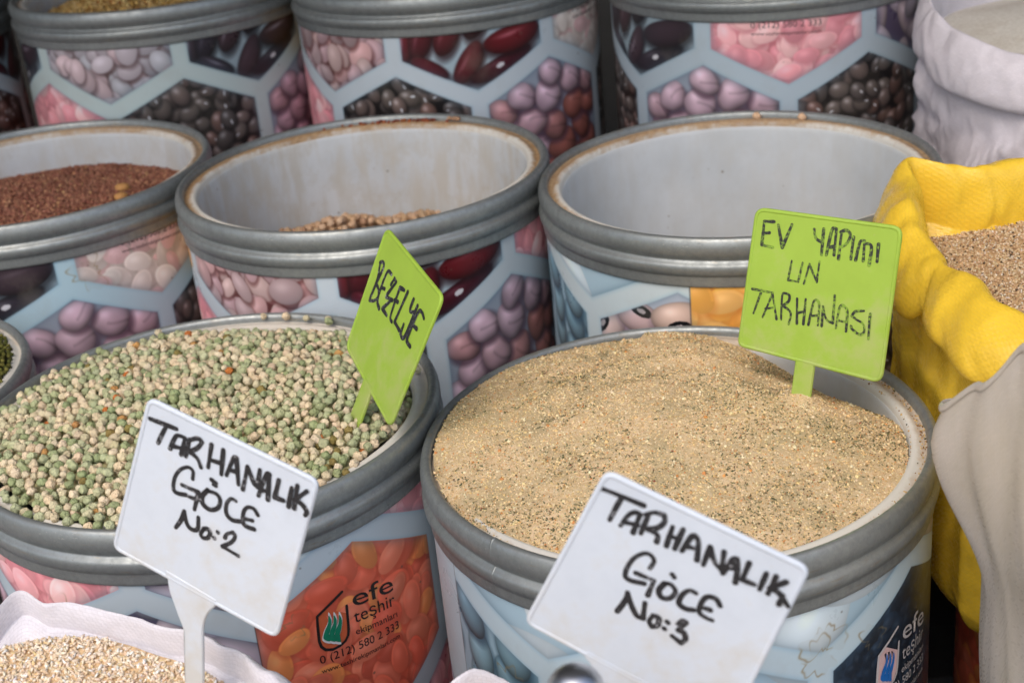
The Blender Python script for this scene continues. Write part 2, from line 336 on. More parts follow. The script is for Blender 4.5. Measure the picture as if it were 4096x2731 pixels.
def mat_weave(name, srgb, rough=0.42, trans=0.12, bstr=0.5, dirt=(150, 140, 120), damt=0.25, tape=0.0026, wk=0.28, vs=1.0):
    s = NT(name, rough, 0, 0.45)
    uv = s.n("ShaderNodeUVMap"); uv.uv_map = "uv"
    br = s.n("ShaderNodeTexBrick")
    br.offset = 0.5; br.inputs["Scale"].default_value = 1.0
    br.inputs["Brick Width"].default_value = tape * 2; br.inputs["Row Height"].default_value = tape
    br.inputs["Mortar Size"].default_value = tape * 0.08; br.inputs["Mortar Smooth"].default_value = 0.6
    br.inputs["Color1"].default_value = (1, 1, 1, 1); br.inputs["Color2"].default_value = (0.72, 0.72, 0.72, 1)
    br.inputs["Mortar"].default_value = (0.3, 0.3, 0.3, 1)
    nz = s.n("ShaderNodeTexNoise"); nz.inputs["Scale"].default_value = 90
    s.l(uv.outputs[0], nz.inputs["Vector"])
    ad = s.n("ShaderNodeVectorMath"); ad.operation = 'MULTIPLY_ADD'
    s.l(nz.outputs["Color"], ad.inputs[0]); ad.inputs[1].default_value = (0.0016, 0.0016, 0); s.l(uv.outputs[0], ad.inputs[2])
    s.l(ad.outputs[0], br.inputs["Vector"])
    v = s.coord("Object"); n1 = s.noise(s.coord("Object", (1, 1, vs)), 12, 6, 0.65); n2 = s.noise(v, 130, 4, 0.7)
    a = lin(srgb)
    c = s.ramp(br.outputs["Color"], [(0.2, a * 0.86), (0.6, a * 0.95), (1.0, np.minimum(a * 1.05, 1))])
    c = s.mix(s.ramp(n1, [(0.45, 0.0), (0.8, damt)]), c, tuple(lin(dirt)))
    c = s.mix(s.ramp(n2, [(0.62, 0.0), (0.75, min(damt, .2))]), c, tuple(lin(dirt)))
    s.base(c)
    s.rough(s.ramp(br.outputs["Color"], [(0.3, rough + 0.12), (1.0, rough - 0.12)]))
    su = s.n("ShaderNodeSeparateXYZ"); s.l(ad.outputs[0], su.inputs[0])
    wv = s.math('MULTIPLY', s.math('SINE', s.math('MULTIPLY', su.outputs[0], math.pi / tape)), s.math('SINE', s.math('MULTIPLY', su.outputs[1], math.pi / tape)))
    h = s.math('ADD', s.math('ADD', s.math('MULTIPLY', wv, wk), s.math('MULTIPLY', br.outputs["Color"], 0.45)), s.math('MULTIPLY', n2, 0.6))
    s.bump(h, bstr, 0.0007)
    tr = s.n("ShaderNodeBsdfTranslucent"); s.l(c, tr.inputs[0])
    mx = s.n("ShaderNodeMixShader"); mx.inputs[0].default_value = trans
    s.l(s.b.outputs[0], mx.inputs[1]); s.l(tr.outputs[0], mx.inputs[2]); s.l(mx.outputs[0], s.t.nodes["Material Output"].inputs[0])
    return s.m


M_METAL, M_LINER, M_LIP = mat_metal(), mat_liner(), mat_lip()
M_BODY = mat_plain("drum_steel", (95, 98, 98), 0.5, 0.4, 20, 0.2, 0.4)
M_FLOOR = mat_plain("paving_grey", (116, 112, 106), 0.85, 0.2, 8, 0.25)
M_STEP = mat_plain("dark_step", (58, 54, 50), 0.85, 0.2, 10, 0.3)

# ------------------------------------------------------------------ the setting
def prism(name, pts, z0, z1, m):
    n = len(pts)
    V = [(x, y, z0) for x, y in pts] + [(x, y, z1) for x, y in pts]
    F = [tuple(range(n))[::-1], tuple(range(n, 2 * n))] + [(i, (i + 1) % n, n + (i + 1) % n, n + i) for i in range(n)]
    return tag(mesh_obj(name, V, F, m, smooth=False), kind="structure")


g = tag(mesh_obj("ground", [(-30, -30, 0), (30, -30, 0), (30, 30, 0), (-30, 30, 0)], [(0, 1, 2, 3)], M_FLOOR, smooth=False), kind="structure")
prism("display_step", [(-1.4, 1.47), (-0.75, 1.47), (-0.35, 1.355), (-0.14, 1.325), (0.1, 1.222), (0.3, 1.2), (0.4, 1.25), (0.42, 1.43), (1.3, 1.43), (1.3, 2.6), (-1.4, 2.6)], 0.004, 0.078, M_STEP)
prism("display_step", [(-1.4, 1.85), (-0.43, 1.848), (-0.2, 1.745), (-0.04, 1.735), (0.22, 1.64), (0.36, 1.62), (0.47, 1.66), (0.49, 1.87), (1.3, 1.87), (1.3, 2.58), (-1.4, 2.58)], 0.081, 0.206, M_STEP)

prism("added_shade_wall", [(-4, 2.75), (4, 2.75), (4, 2.9), (-4, 2.9)], -0.01, 3.0, mat_plain("shade_wall_grey", (96, 92, 86), 0.8, 0.2, 3, 0.2))  # added out of view behind the drums, only to shade the back rows
prism("added_shade_canopy", [(-4, .80), (4, .80), (4, 2.745), (-4, 2.745)], 1.92, 1.98, mat_plain("shade_canopy_grey", (104, 104, 100), 0.8, 0.2, 3, 0.15))  # unseen slab added overhead to keep sky light off the rear drums

# ------------------------------------------------------------------ printed labels (flat print on the drums)
LR = 0.1957                      # label radius


class Paint:
    def __init__(s, s0, s1, z0, z1, ppm):
        s.s0, s.z1, s.p = s0, z1, ppm
        s.w, s.h = int((s1 - s0) * ppm), int((z1 - z0) * ppm)
        s.a = np.zeros((s.h, s.w, 3), np.float32)      # row 0 = top
        s.clip = None

    def xy(s, u, z): return (u - s.s0) * s.p, (s.z1 - z) * s.p

    def win(s, x0, y0, x1, y1):
        x0, y0 = max(int(x0), 0), max(int(y0), 0); x1, y1 = min(int(x1) + 1, s.w), min(int(y1) + 1, s.h)
        if x1 <= x0 or y1 <= y0: return None
        Y, X = np.mgrid[y0:y1, x0:x1]
        return (slice(y0, y1), slice(x0, x1)), X + 0.5, Y + 0.5

    def put(s, sl, col, al):
        if s.clip is not None: al = al * s.clip[sl]
        al = al[..., None]
        s.a[sl] = s.a[sl] * (1 - al) + col * al

    def bean(s, u, z, a, b, ang, col, kind):
        """one printed bean; a, b half axes in metres."""
        cx, cy = s.xy(u, z); A, B_ = a * s.p, b * s.p; m = max(A, B_) * 1.35 + 2
        w = s.win(cx - m, cy - m, cx + m, cy + m)
        if w is None: return
        sl, X, Y = w
        c, sn = math.cos(ang), math.sin(ang)
        x = ((X - cx) * c + (Y - cy) * sn) / A; y = (-(X - cx) * sn + (Y - cy) * c) / B_
        if kind in ('kidney', 'kidney_eye', 'eye'): y = y + 0.17 * x * x - 0.06
        th = np.arctan2(y, x); r = np.sqrt(x * x + y * y)
        ph = RNG.random(4) * 6.28
        if kind == 'chick': r = r * (1 + 0.08 * np.cos(2 * th + ph[0]) + 0.06 * np.cos(3 * th + ph[1]))
        if kind == 'flat': r = r * (1 + 0.03 * np.cos(3 * th + ph[1]))
        soft = 1.6 / min(A, B_)
        # contact shadow of the photographed bean
        x2 = ((X - cx - 0.10 * B_) * c + (Y - cy - 0.22 * B_) * sn) / (A * 1.1); y2 = (-(X - cx - 0.1 * B_) * sn + (Y - cy - 0.22 * B_) * c) / (B_ * 1.1)
        s.put(sl, s.dark, np.clip((1.12 - np.sqrt(x2 * x2 + y2 * y2)) / 0.3, 0, 1) * (0.38 if kind == 'flat' else 0.25 if kind == 'white' else 0.7))
        mask = np.clip((1 - r) / soft, 0, 1)
        nz = np.sqrt(np.clip(1 - r * r, 0, 1))
        nx_, ny_ = (x * c - y * sn), (x * sn + y * c)
        col = np.asarray(col, np.float32)
        if kind in ('flat', 'lentil', 'white'):
            sh = (0.95 if kind == 'flat' else 0.82) + (0.05 if kind == 'flat' else 0.22) * nz ** 0.5 - (0.04 if kind == 'flat' else 0.07) * ny_ - 0.04 * nx_
            if kind == 'flat': sh = sh + 0.07 * np.exp(-((r - 0.86) / 0.09) ** 2) * (ny_ < 0.2)
            hl = np.exp(-(((nx_ + 0.2) / 0.45) ** 2 + ((ny_ + 0.3) / 0.4) ** 2)) * 0.10
        else:
            sh = 0.42 + 0.62 * nz - 0.20 * ny_ - 0.10 * nx_
            hl = np.exp(-(((nx_ + 0.3) / 0.3) ** 2 + ((ny_ + 0.42) / 0.26) ** 2)) * (0.30 if kind == 'mung' else 0.13)
            if kind == 'kidney': hl = np.exp(-(((x + 0.1) / 0.42) ** 2 + ((y + 0.38) / 0.15) ** 2)) * 0.42 * RNG.random()
        if kind == 'chick':
            cre = np.exp(-((y - 0.25 * np.sin(2.2 * x + ph[2])) / 0.10) ** 2) * (x > -0.2) * 0.16
            sh = sh - cre + 0.05 * np.sin(5 * x + ph[3]) * np.sin(4 * y + ph[0])
        px = col[None, None] * sh[..., None] + hl[..., None] * np.array([0.9, 0.95, 1.0])
        if kind == 'kidney_eye':
            e = ((x + 0.05) / 0.12) ** 2 + ((y + 0.15) / 0.24) ** 2
            px = np.where((e < 1)[..., None], np.array([0.82, 0.82, 0.84]), px)
        if kind == 'eye':
            e = np.sqrt((x / 0.42) ** 2 + ((y - 0.45) / 0.34) ** 2)
            px = np.where((e < 1)[..., None], np.array([0.06, 0.06, 0.07]), px)
            px = np.where((e < 0.42)[..., None], np.array([0.72, 0.68, 0.68]), px)
        if kind == 'mung' and RNG.random() < 0.5:
            e = ((x - 0.35) / 0.22) ** 2 + ((y + 0.2) / 0.1) ** 2
            px = np.where((e < 1)[..., None], np.array([0.85, 0.87, 0.9]), px)
        s.put(sl, np.clip(px, 0, 1), mask)


#        kind    half axes           spacing  colours (sRGB 0..1)                                                  dark
FILL = dict(
    lentil=('lentil', (.0180, .0155), .70, [(.72, .68, .71), (.66, .66, .69), (.76, .67, .69), (.62, .60, .63)], (.34, .26, .27)),
    rosylentil=('lentil', (.0180, .0150), .70, [(.78, .62, .62), (.70, .58, .60), (.78, .67, .66), (.66, .57, .58)], (.36, .20, .20)),
    kidney=('kidney', (.042, .0155), .82, [(.38, .09, .12), (.31, .08, .12), (.35, .11, .14), (.24, .06, .10)], (.12, .04, .06)),
    dark=('kidney', (.042, .0155), .82, [(.21, .16, .19), (.18, .16, .20), (.24, .17, .20), (.16, .14, .17)], (.08, .08, .10)),
    pink=('flat', (.0165, .0135), .52, [(.95, .68, .70), (.93, .61, .64), (.97, .75, .75), (.90, .57, .61)], (.74, .40, .44)),
    pale=('flat', (.0165, .0135), .52, [(.86, .82, .79), (.85, .79, .76), (.88, .83, .80), (.88, .72, .72)], (.66, .58, .54)),
    red=('flat', (.0175, .0140), .52, [(.90, .42, .31), (.91, .46, .35), (.87, .38, .28), (.92, .50, .38), (.93, .56, .32)], (.70, .26, .17)),
    orange=('flat', (.022, .019), .6, [(.97, .70, .32), (.95, .65, .28), (.98, .75, .42)], (.78, .46, .18)),
    chick=('chick', (.0235, .0200), .84, [(.80, .67, .73), (.80, .64, .69), (.77, .67, .73), (.72, .54, .55)], (.28, .19, .25)),
    mung=('mung', (.0140, .0108), .80, [(.38, .34, .32), (.34, .31, .30), (.41, .35, .33), (.42, .32, .29)], (.085, .07, .07)),
    big=('bean', (.034, .0165), .80, [(.76, .70, .75), (.72, .68, .74), (.79, .71, .74)], (.32, .28, .38)),
    blue=('bean', (.0310, .0200), .84, [(.50, .65, .71), (.54, .69, .75), (.46, .61, .68)], (.18, .30, .38)),
    white=('white', (.060, .030), .95, [(.83, .89, .92), (.80, .87, .90), (.84, .88, .90)], (.66, .77, .83)),
    eye=('eye', (.029, .019), .85, [(.86, .76, .74), (.83, .71, .71), (.85, .73, .67)], (.55, .46, .52)),
    navy=('flat', (.009, .0075), .6, [(.09, .15, .22), (.11, .18, .26), (.08, .13, .19)], (.05, .08, .12)),
)


# arrangement of the big beans in the printed trays, mm from the cell's bottom point: (x0, z0, x1, z1, thickness) or (x, z, r, warm)
LONG = [(-86, 38, -80, 96, 25), (-70, 42, -56, 100, 28), (-40, 46, -22, 104, 30), (-4, 62, 14, 118, 30), (34, 88, 88, 104, 28), (-78, 44, -34, 19, 21), (-24, 10, 8, 58, 27), (-8, 11, 74, 41, 23), (12, 50, 87, 64, 31)]
ROUND = [(-8, -122, 21, 1), (30, -112, 21, 1), (-44, -108, 20, 0), (66, -96, 20, 1), (-76, -84, 20, 0), (-30, -88, 21, 0), (14, -90, 22, 1), (52, -74, 20, 1), (-60, -60, 19, 0), (0, -62, 21, .7), (40, -45, 21, 1), (74, -50, 18, 1), (-32, -52, 20, .2), (-70, -33, 18, .5),
         (70, -20, 19, .4), (-44, -18, 19, 0), (35, -10, 20, .1), (-6, -24, 21, 0), (0, 5, 18, 0)]
EGGS = [(-70, -30), (-30, -60), (-62, -64), (95, -60), (30, -100), (62, -72), (94, -24), (25, -55), (63, -36), (65, -9), (26, -27), (16, 5), (-20, -20), (-50, -10)]
EYES = [(-55, -66, 2.6), (0, -78, .4), (40, -60, 3.4), (-20, -42, 2.9), (62, -26, .3), (28, -26, 3.5), (-78, -28, 2.2), (-40, -9, 3.4), (-2, -3, -.25)]


def hex_sd(X, Y, pts):
    """signed distance (positive inside) to a convex polygon, pixel space."""
    d = np.full(X.shape, 1e9); n = len(pts)
    area = sum(pts[i][0] * pts[(i + 1) % n][1] - pts[(i + 1) % n][0] * pts[i][1] for i in range(n))
    sg = 1 if area > 0 else -1
    for i in range(n):
        (ax, ay), (bx, by) = pts[i], pts[(i + 1) % n]
        L = math.hypot(bx - ax, by - ay)
        d = np.minimum(d, sg * ((bx - ax) * (Y - ay) - (by - ay) * (X - ax)) / L)
    return d


def paint_cell(P, pts, typ, fade, region, warm=0.6):
    kind, (a, b), sp, cols, dark = FILL[typ]
    px = [P.xy(*q) for q in pts]
    xs = [q[0] for q in px]; ys = [q[1] for q in px]
    w = P.win(min(xs) - 4, min(ys) - 4, max(xs) + 4, max(ys) + 4)
    if w is None: return
    sl, X, Y = w
    d = hex_sd(X, Y, px) / P.p                        # metres
    cl = np.zeros(P.a.shape[:2], np.float32)
    cl[sl] = np.clip(d / 0.0012 + 0.5, 0, 1)
    cl *= region
    if not cl[sl].any(): return
    P.clip = cl
    P.dark = np.array(dark, np.float32)
    P.put(sl, P.dark if typ not in ('kidney', 'dark', 'chick', 'eye', 'blue') else
          np.array({'kidney': (.62, .70, .74), 'dark': (.55, .63, .67), 'chick': (.58, .62, .68), 'eye': (.70, .74, .80), 'blue': (.60, .72, .78)}[typ], np.float32), np.ones(X.shape, np.float32))
    u0, u1 = min(q[0] for q in pts), max(q[0] for q in pts); z0, z1 = min(q[1] for q in pts), max(q[1] for q in pts)
    z1 = min(z1, -0.03)
    step = 2 * math.sqrt(a * b) * sp
    nu, nz = max(1, int((u1 - u0) / step)), max(1, int((z1 - z0) / step))
    items = []
    for rep in range(2 if sp < 0.75 else 1):
        for i in range(-1, nu + 2):
            for j in range(-1, nz + 2):
                items.append((u0 + (i + 0.5 * (j % 2) + RNG.uniform(-.3, .3)) * step, z0 + (j + RNG.uniform(-.3, .3)) * step))
    RNG.shuffle(items)
    c0, zb0 = pts[0]; za = zb0 + .156
    if kind == 'kidney':
        items = []
        for i, (xa, ya, xb, yb, t_) in enumerate(LONG):
            s = math.hypot(xb - xa, yb - ya)
            P.bean(c0 + (xa + xb) / 2000, zb0 + (ya + yb) / 2000, s / 2000 * 1.04, t_ / 2000 * 1.08, -math.atan2(yb - ya, xb - xa), np.array(cols[i % len(cols)]), 'kidney_eye' if i == 7 else 'kidney')
    elif kind == 'chick':
        items = []
        for x_, z_, r_, wm in ROUND:
            c = np.array((.80, .68, .74)) * (1 - wm * warm) + np.array((.66, .40, .36)) * wm * warm
            P.bean(c0 + x_ / 1000, za + z_ / 1000, r_ * .00108, r_ * .00095, RNG.uniform(-.6, .6), c * RNG.uniform(.94, 1.05), 'chick')
    elif typ == 'blue':
        items = []
        for i, (x_, z_) in enumerate(EGGS): P.bean(c0 + x_ / 1000, za + z_ / 1000, .0235, .0165, 1.15 + .35 * math.sin(i * 2.1), np.array(cols[i % 3]), 'bean')
    elif kind == 'eye':
        items = []
        for i, (x_, z_, an_) in enumerate(EYES): P.bean(c0 + x_ / 1000, za + z_ / 1000, .0270, .0175, an_, np.array(cols[i % 3]), 'eye')
    for u, z in items:
        if kind == 'kidney': ang = RNG.choice([-0.9, -0.5, 1.2, 0.9]) + RNG.uniform(-.25, .25)
        else: ang = RNG.uniform(0, 3.14)
        k = RNG.uniform(0.85, 1.15)
        fl = RNG.uniform(0.66, 1.0) if kind in ('flat', 'lentil') else 1.0
        c = np.array(cols[RNG.integers(len(cols))]) * RNG.uniform(0.9, 1.07)
        P.bean(u, z, a * k, b * k * fl, ang, c, kind)
    # the tray wall's shade inside each cell of the printed picture
    sh = np.exp(-np.clip(d, 0, 1) / 0.004)
    P.put(sl, np.array((.30, .40, .48), np.float32), (sh * 0.42).astype(np.float32))
    P.clip = None


def hexagon(c, z, half=0.088, drop=0.043, side=0.093):
    """pointed-bottom cell whose lowest vertex is (c, z)"""
    return [(c, z), (c + half, z + drop), (c + half, z + drop + side), (c, z + 2 * drop + side), (c - half, z + drop + side), (c - half, z + drop)]


def paint_label(name, sheets, fade=0.0, ppm=1300, rail=(.74, .79, .82), stains=0, zlow=-0.44, warm=0.5):
    half = math.pi * LR
    P = Paint(-half, half, zlow, -0.04, ppm)
    P.a[:] = rail
    S_ = np.linspace(-half, half, P.w)[None, :] * np.ones((P.h, 1))
    rl = np.array(rail, np.float32)
    for s0, s1, c0, zA, sa, sb in sheets:
        region = ((S_ >= s0) & (S_ < s1)).astype(np.float32)
        pitch = 0.198
        cells = []
        for k in range(-5, 6):
            cells.append((hexagon(c0 + k * pitch, zA), sa[k % len(sa)]))
            cells.append((hexagon(c0 + (k + .5) * pitch, zA - 0.156), sb[k % len(sb)]))
            cells.append((hexagon(c0 + k * pitch, zA - 0.312), sa[(k + 3) % len(sa)]))
        # soft moulded edge of the tray's ribs
        for pts, typ in cells:
            px = [P.xy(*q) for q in pts]
            w = P.win(min(q[0] for q in px) - 0.02 * P.p, min(q[1] for q in px) - 0.02 * P.p, max(q[0] for q in px) + 0.02 * P.p, max(q[1] for q in px) + 0.02 * P.p)
            if w is None: continue
            sl, X, Y = w
            d = hex_sd(X, Y, px) / P.p
            P.put(sl, rl * np.array((.70, .84, .92), np.float32), (np.clip(1 + d / 0.0055, 0, 1) ** 2 * 0.5 * region[sl]).astype(np.float32))
        for pts, typ in cells:
            if max(q[0] for q in pts) < max(s0, -half) or min(q[0] for q in pts) > min(s1, half): continue
            paint_cell(P, pts, typ, fade, region, warm)
        if s0 > -half:                                # the overlap of the sheet shows as a thin dark line
            x = int((s0 + half) * P.p)
            P.a[:, max(x - 1, 0):x + 1] *= 0.6
    if fade > 0:
        gr = P.a.mean(2, keepdims=True)
        P.a = P.a * (1 - fade) + (0.55 * gr + 0.45 * np.array((.66, .68, .70))) * fade
    for i in range(stains):                           # brown tide marks left by wet hands and rain
        u = RNG.uniform(-.24, .26); z = RNG.uniform(-.17, -.06); r0 = RNG.uniform(.006, .02)
        cx, cy = P.xy(u, z); m = r0 * P.p * 2.4
        w = P.win(cx - m, cy - m, cx + m, cy + m)
        if w is None: continue
        sl, X, Y = w
        th = np.arctan2(Y - cy, X - cx); ph = RNG.random(4) * 6.28
        rr = np.hypot(X - cx, (Y - cy) * RNG.uniform(.7, 1.4)) / P.p
        q = r0 * (1 + .3 * np.sin(2 * th + ph[0]) + .22 * np.sin(3 * th + ph[1]) + .14 * np.sin(7 * th + ph[2]) + .1 * np.sin(12 * th + ph[3]))
        al = np.exp(-((rr - q) / 0.0011) ** 2) * 0.6 * np.clip(.5 + .8 * np.sin(th * 2 + ph[2]) + .5 * np.sin(th * 5 + ph[1]), 0, 1) + (rr < q) * 0.05
        P.put(sl, np.array((.55, .47, .34), np.float32), al.astype(np.float32))
    img = bpy.data.images.new(name, P.w, P.h)
    out = np.ones((P.h, P.w, 4), np.float32)
    out[..., :3] = np.clip(P.a[::-1], 0, 1)
    img.pixels.foreach_set(out.ravel())
    img.update(); img.pack()
    return img


SEQ_A = ['lentil', 'kidney', 'pink', 'big', 'blue', 'orange']
SEQ_B = ['mung', 'chick', 'mung', 'eye', 'red', 'pink']
FADED_A = ['lentil', 'dark', 'pink', 'big', 'blue', 'dark']
PALE_A = ['lentil', 'dark', 'pale', 'big', 'blue', 'orange']
ROSY_A = ['rosylentil', 'kidney', 'pink', 'big', 'blue', 'orange']
BIGN = 9.0

# ------------------------------------------------------------------ drums
NSEG = 160


def lathe(name, prof, mats, parent, n=NSEG, midx=None, wob=0.0, seam_uv=False, wobf=None):
    prof = np.asarray(prof, float); m = len(prof)
    cols = n + 1 if seam_uv else n
    V = []; U = []
    for i in range(cols):
        a = -math.pi + 2 * math.pi * i / n            # 0 faces -y, positive to +x
        w = 1.0 + (wobf(a) if wobf else 0.0)
        for (r, z) in prof:
            V.append((math.sin(a) * r * w, -math.cos(a) * r * w, z)); U.append((i / n, z))
    F = []
    for i in range(n):
        for j in range(m - 1):
            p = i * m + j; q = ((i + 1) % cols if not seam_uv else i + 1) * m + j
            F.append((p, p + 1, q + 1, q))
    o = mesh_obj(name, V, F, mats, parent, True, None, U if seam_uv else None)
    return o


RIM = spline([(.1905, -.0075), (.1915, -.0010), (.1945, .0016), (.1980, .0004), (.2002, -.0045), (.2008, -.0100), (.1998, -.0150), (.1978, -.0182), (.1972, -.0200),
              (.1984, -.0218), (.2008, -.0245), (.2014, -.0285), (.2004, -.0325), (.1988, -.0352), (.1984, -.0380), (.1980, -.0450), (.1962, -.0455)], 4)


def drum(label, pos, img, dirty=0.5, lip_dust=0.5, height=0.598, scale=1.0, group="printed steel drums of dry goods", depth=0.46):
    x, y, zr = pos
    t = thing("drum", label, "drum", (x, y, zr - height * scale), group)
    t.scale = (scale,) * 3
    ph = [random.uniform(0, 6.28) for _ in range(4)]
    wob = lambda a: 0.0022 * math.sin(2 * a + ph[0]) + 0.0011 * math.sin(5 * a + ph[1]) + 0.0007 * math.sin(11 * a + ph[2])
    H = height
    up = lambda P_: [(r, z + H) for r, z in P_]
    lathe("rim_band", up(RIM), M_METAL, t, wobf=wob)
    lip = lathe("lip", up(list(spline([(.1912, -.0062), (.1905, -.0058), (.1885, -.0062), (.1862, -.0056), (.1830, -.0042), (.1800, -.0046), (.1778, -.0070), (.1768, -.0110)], 3))), M_LIP, t, wobf=wob)
    lip.color = (1, 1, 1, lip_dust)
    ln = lathe("liner", up(list(spline([(.1768, -.0110), (.1760, -.0160), (.1745, -.0600), (.1700, -.2500), (.1660, -depth + .01), (.160, -depth), (.05, -depth - .001), (.0004, -depth - .001)], 3))), M_LINER, t, wobf=wob)
    ln.color = (1, 1, 1, dirty)
    lathe("body", up([(.1950, -.0400), (.1945, -.3), (.1945, -H + .012), (.1965, -H + .008), (.1965, -H + .001), (.19, -H + .0005), (.0004, -H + .0005)]), M_BODY, t, n=96)
    lb = lathe("printed_label", up([(LR, -.0400 - 0.40 * k / 10) for k in range(11)]), mat_print("label_print_" + img.name, img), t, seam_uv=True)
    ul = lb.data.uv_layers["uv"].data
    a = np.empty(len(ul) * 2, np.float32); ul.foreach_get("uv", a); a = a.reshape(-1, 2)
    a[:, 1] = (a[:, 1] - (H - 0.44)) / 0.40
    ul.foreach_set("uv", a.ravel())
    lb["drum_h"] = H
    return t, lb


def wrap_text(txt, s0, s1, z0, z1, ztop, m, parent, H, name="printed_text", bold=0.0):
    """flat print: lettering bent round the drum; (s0,z0) baseline start, (s1,z1) baseline end, ztop letter top at start."""
    cv = bpy.data.curves.new("t", 'FONT'); cv.body = txt; cv.offset = bold; cv.resolution_u = 4
    to = bpy.data.objects.new("t", cv); COL.objects.link(to)
    dg = bpy.context.evaluated_depsgraph_get()
    me = bpy.data.meshes.new_from_object(to.evaluated_get(dg))
    bpy.data.objects.remove(to)
    co = np.empty(len(me.vertices) * 3, np.float32); me.vertices.foreach_get("co", co); co = co.reshape(-1, 3)
    x0, x1 = co[:, 0].min(), co[:, 0].max()
    cap = 0.72 if any(ch.isdigit() or ch in 'fhkld' for ch in txt) else 0.55
    u = (co[:, 0] - x0) / (x1 - x0)
    s = s0 + u * (s1 - s0); z = z0 + u * (z1 - z0) + co[:, 1] / cap * (ztop - z0)
    a = s / LR; r = LR + 0.0004
    co2 = np.stack([np.sin(a) * r, -np.cos(a) * r, z + H], -1)
    me.vertices.foreach_set("co", co2.astype(np.float32).ravel()); me.materials.clear(); me.materials.append(m); me.update()
    o = bpy.data.objects.new(name, me); COL.objects.link(o); o.parent = parent
    return o


def wrap_stroke(pts, w, m, parent, H, name, closed=False, lift=0.0005):
    P = [np.array(p, float) for p in pts]
    V, F = ribbon(P, w)
    V = [(math.sin(x / LR) * (LR + lift), -math.cos(x / LR) * (LR + lift), z + H) for x, z in V]
    return mesh_obj(name, V, F, m, parent, smooth=False)


def ribbon(P, w, taper=0.0):
    """2-D ribbon with round caps along polyline P (n,2); returns verts, faces"""
    P = np.asarray(P, float); n = len(P)
    W = w if np.ndim(w) else np.full(n, w)
    T = np.gradient(P, axis=0); T /= np.linalg.norm(T, axis=1)[:, None] + 1e-12
    N = np.stack([-T[:, 1], T[:, 0]], -1)
    V = []; F = []
    for i in range(n): V += [P[i] + N[i] * W[i] / 2, P[i] - N[i] * W[i] / 2]
    for i in range(n - 1): F.append((2 * i, 2 * i + 1, 2 * i + 3, 2 * i + 2))
    for e, sgn in ((0, -1), (n - 1, 1)):
        b = len(V); k = 6
        for q in range(k + 1):
            t = math.pi * q / k
            V.append(P[e] + N[e] * math.cos(t) * W[e] / 2 + T[e] * sgn * math.sin(t) * W[e] / 2)
        F.append(tuple(range(b, b + k + 1)))
    return V, F

# ------------------------------------------------------------------ the drums, row by row (centre x, y and rim height, metres)
POS = dict(T1=(.1187, 1.0156, .5977), P1=(-.2656, 1.1312, .6032), B2=(-.1408, 1.5250, .6780), C2=(.2415, 1.4084, .6744), A2=(-.5246, 1.6424, .6776),
           A3=(-.4278, 2.0493, .8063), B3=(-.0402, 1.9460, .8066), C3=(.3613, 1.8482, .8058), A0=(-.8430, 2.0500, .8060), M1=(-.6330, 1.2560, .6010), N1=(.5900, 1.1250, .3840))
I_T1 = paint_label("print_t", [(-BIGN, -.225, -.30, -.35, ['big'], ['big']), (-.225, BIGN, -.124, -.085, ['white', 'white', 'lentil', 'red'], ['white', 'navy', 'chick', 'blue'])], 0.03, 2200, (.74, .82, .86), 7)
I_P1 = paint_label("print_p", [(-BIGN, .050, -.134, -.093, ['pink', 'big', 'lentil'], ['big', 'blue', 'chick']), (.050, BIGN, .039, -.078, ['white', 'pink', 'orange'], ['red', 'mung', 'blue'])], 0.0, 2200, (.72, .78, .82), 3)
I_B2 = paint_label("print_b", [(-BIGN, BIGN, -.131, -.110, ROSY_A, SEQ_B)], 0.0, 1500, warm=.85)
I_C2 = paint_label("print_c", [(-BIGN, -.079, -.190, -.076, ['white'], ['eye', 'navy', 'chick', 'blue']), (-.079, BIGN, -.040, -.105, ['orange', 'pink', 'lentil'], SEQ_B)], 0.05, 1500, (.76, .82, .84), 2)
I_A2 = paint_label("print_a", [(-BIGN, BIGN, -.228, -.114, PALE_A, SEQ_B)], 0.08, 1500, (.68, .80, .85), 3, warm=0.0)
I_A3 = paint_label("print_d", [(-BIGN, BIGN, -.051, -.115, FADED_A, SEQ_B)], 0.10, 1200, (.72, .79, .79))
I_B3 = paint_label("print_e", [(-BIGN, BIGN, -.168, -.117, ['rosylentil', 'kidney', 'pale', 'big', 'blue', 'orange'], SEQ_B)], 0.0, 1200, (.74, .79, .82), warm=1.0)
I_C3 = paint_label("print_f", [(-BIGN, BIGN, -.412, -.119, FADED_A, SEQ_B)], 0.08, 1200, (.68, .75, .79), warm=.25)

M_PRINTINK = mat_plain("printed_black", (34, 30, 30), 0.4, 0.4, 60, 0.1)
M_PRINTGREY = mat_plain("printed_grey", (96, 78, 80), 0.4, 0.4, 60, 0.1)
M_PRINTLIGHT = mat_plain("printed_light_grey", (196, 192, 194), 0.4, 0.4, 60, 0.1)
M_PRINTGREEN = mat_plain("printed_green", (20, 128, 96), 0.4, 0.4, 60, 0.05)
M_PRINTBLUE = mat_plain("printed_blue", (28, 108, 190), 0.4, 0.4, 60, 0.05)
M_PRINTWHITE = mat_plain("printed_white", (226, 226, 226), 0.4, 0.4, 60, 0.05)
M_PRINTPINK = mat_plain("printed_blush", (218, 186, 186), 0.4, 0.4, 60, 0.08)
M_PRINTORANGE = mat_plain("printed_orange", (206, 100, 62), 0.4, 0.4, 60, 0.05)

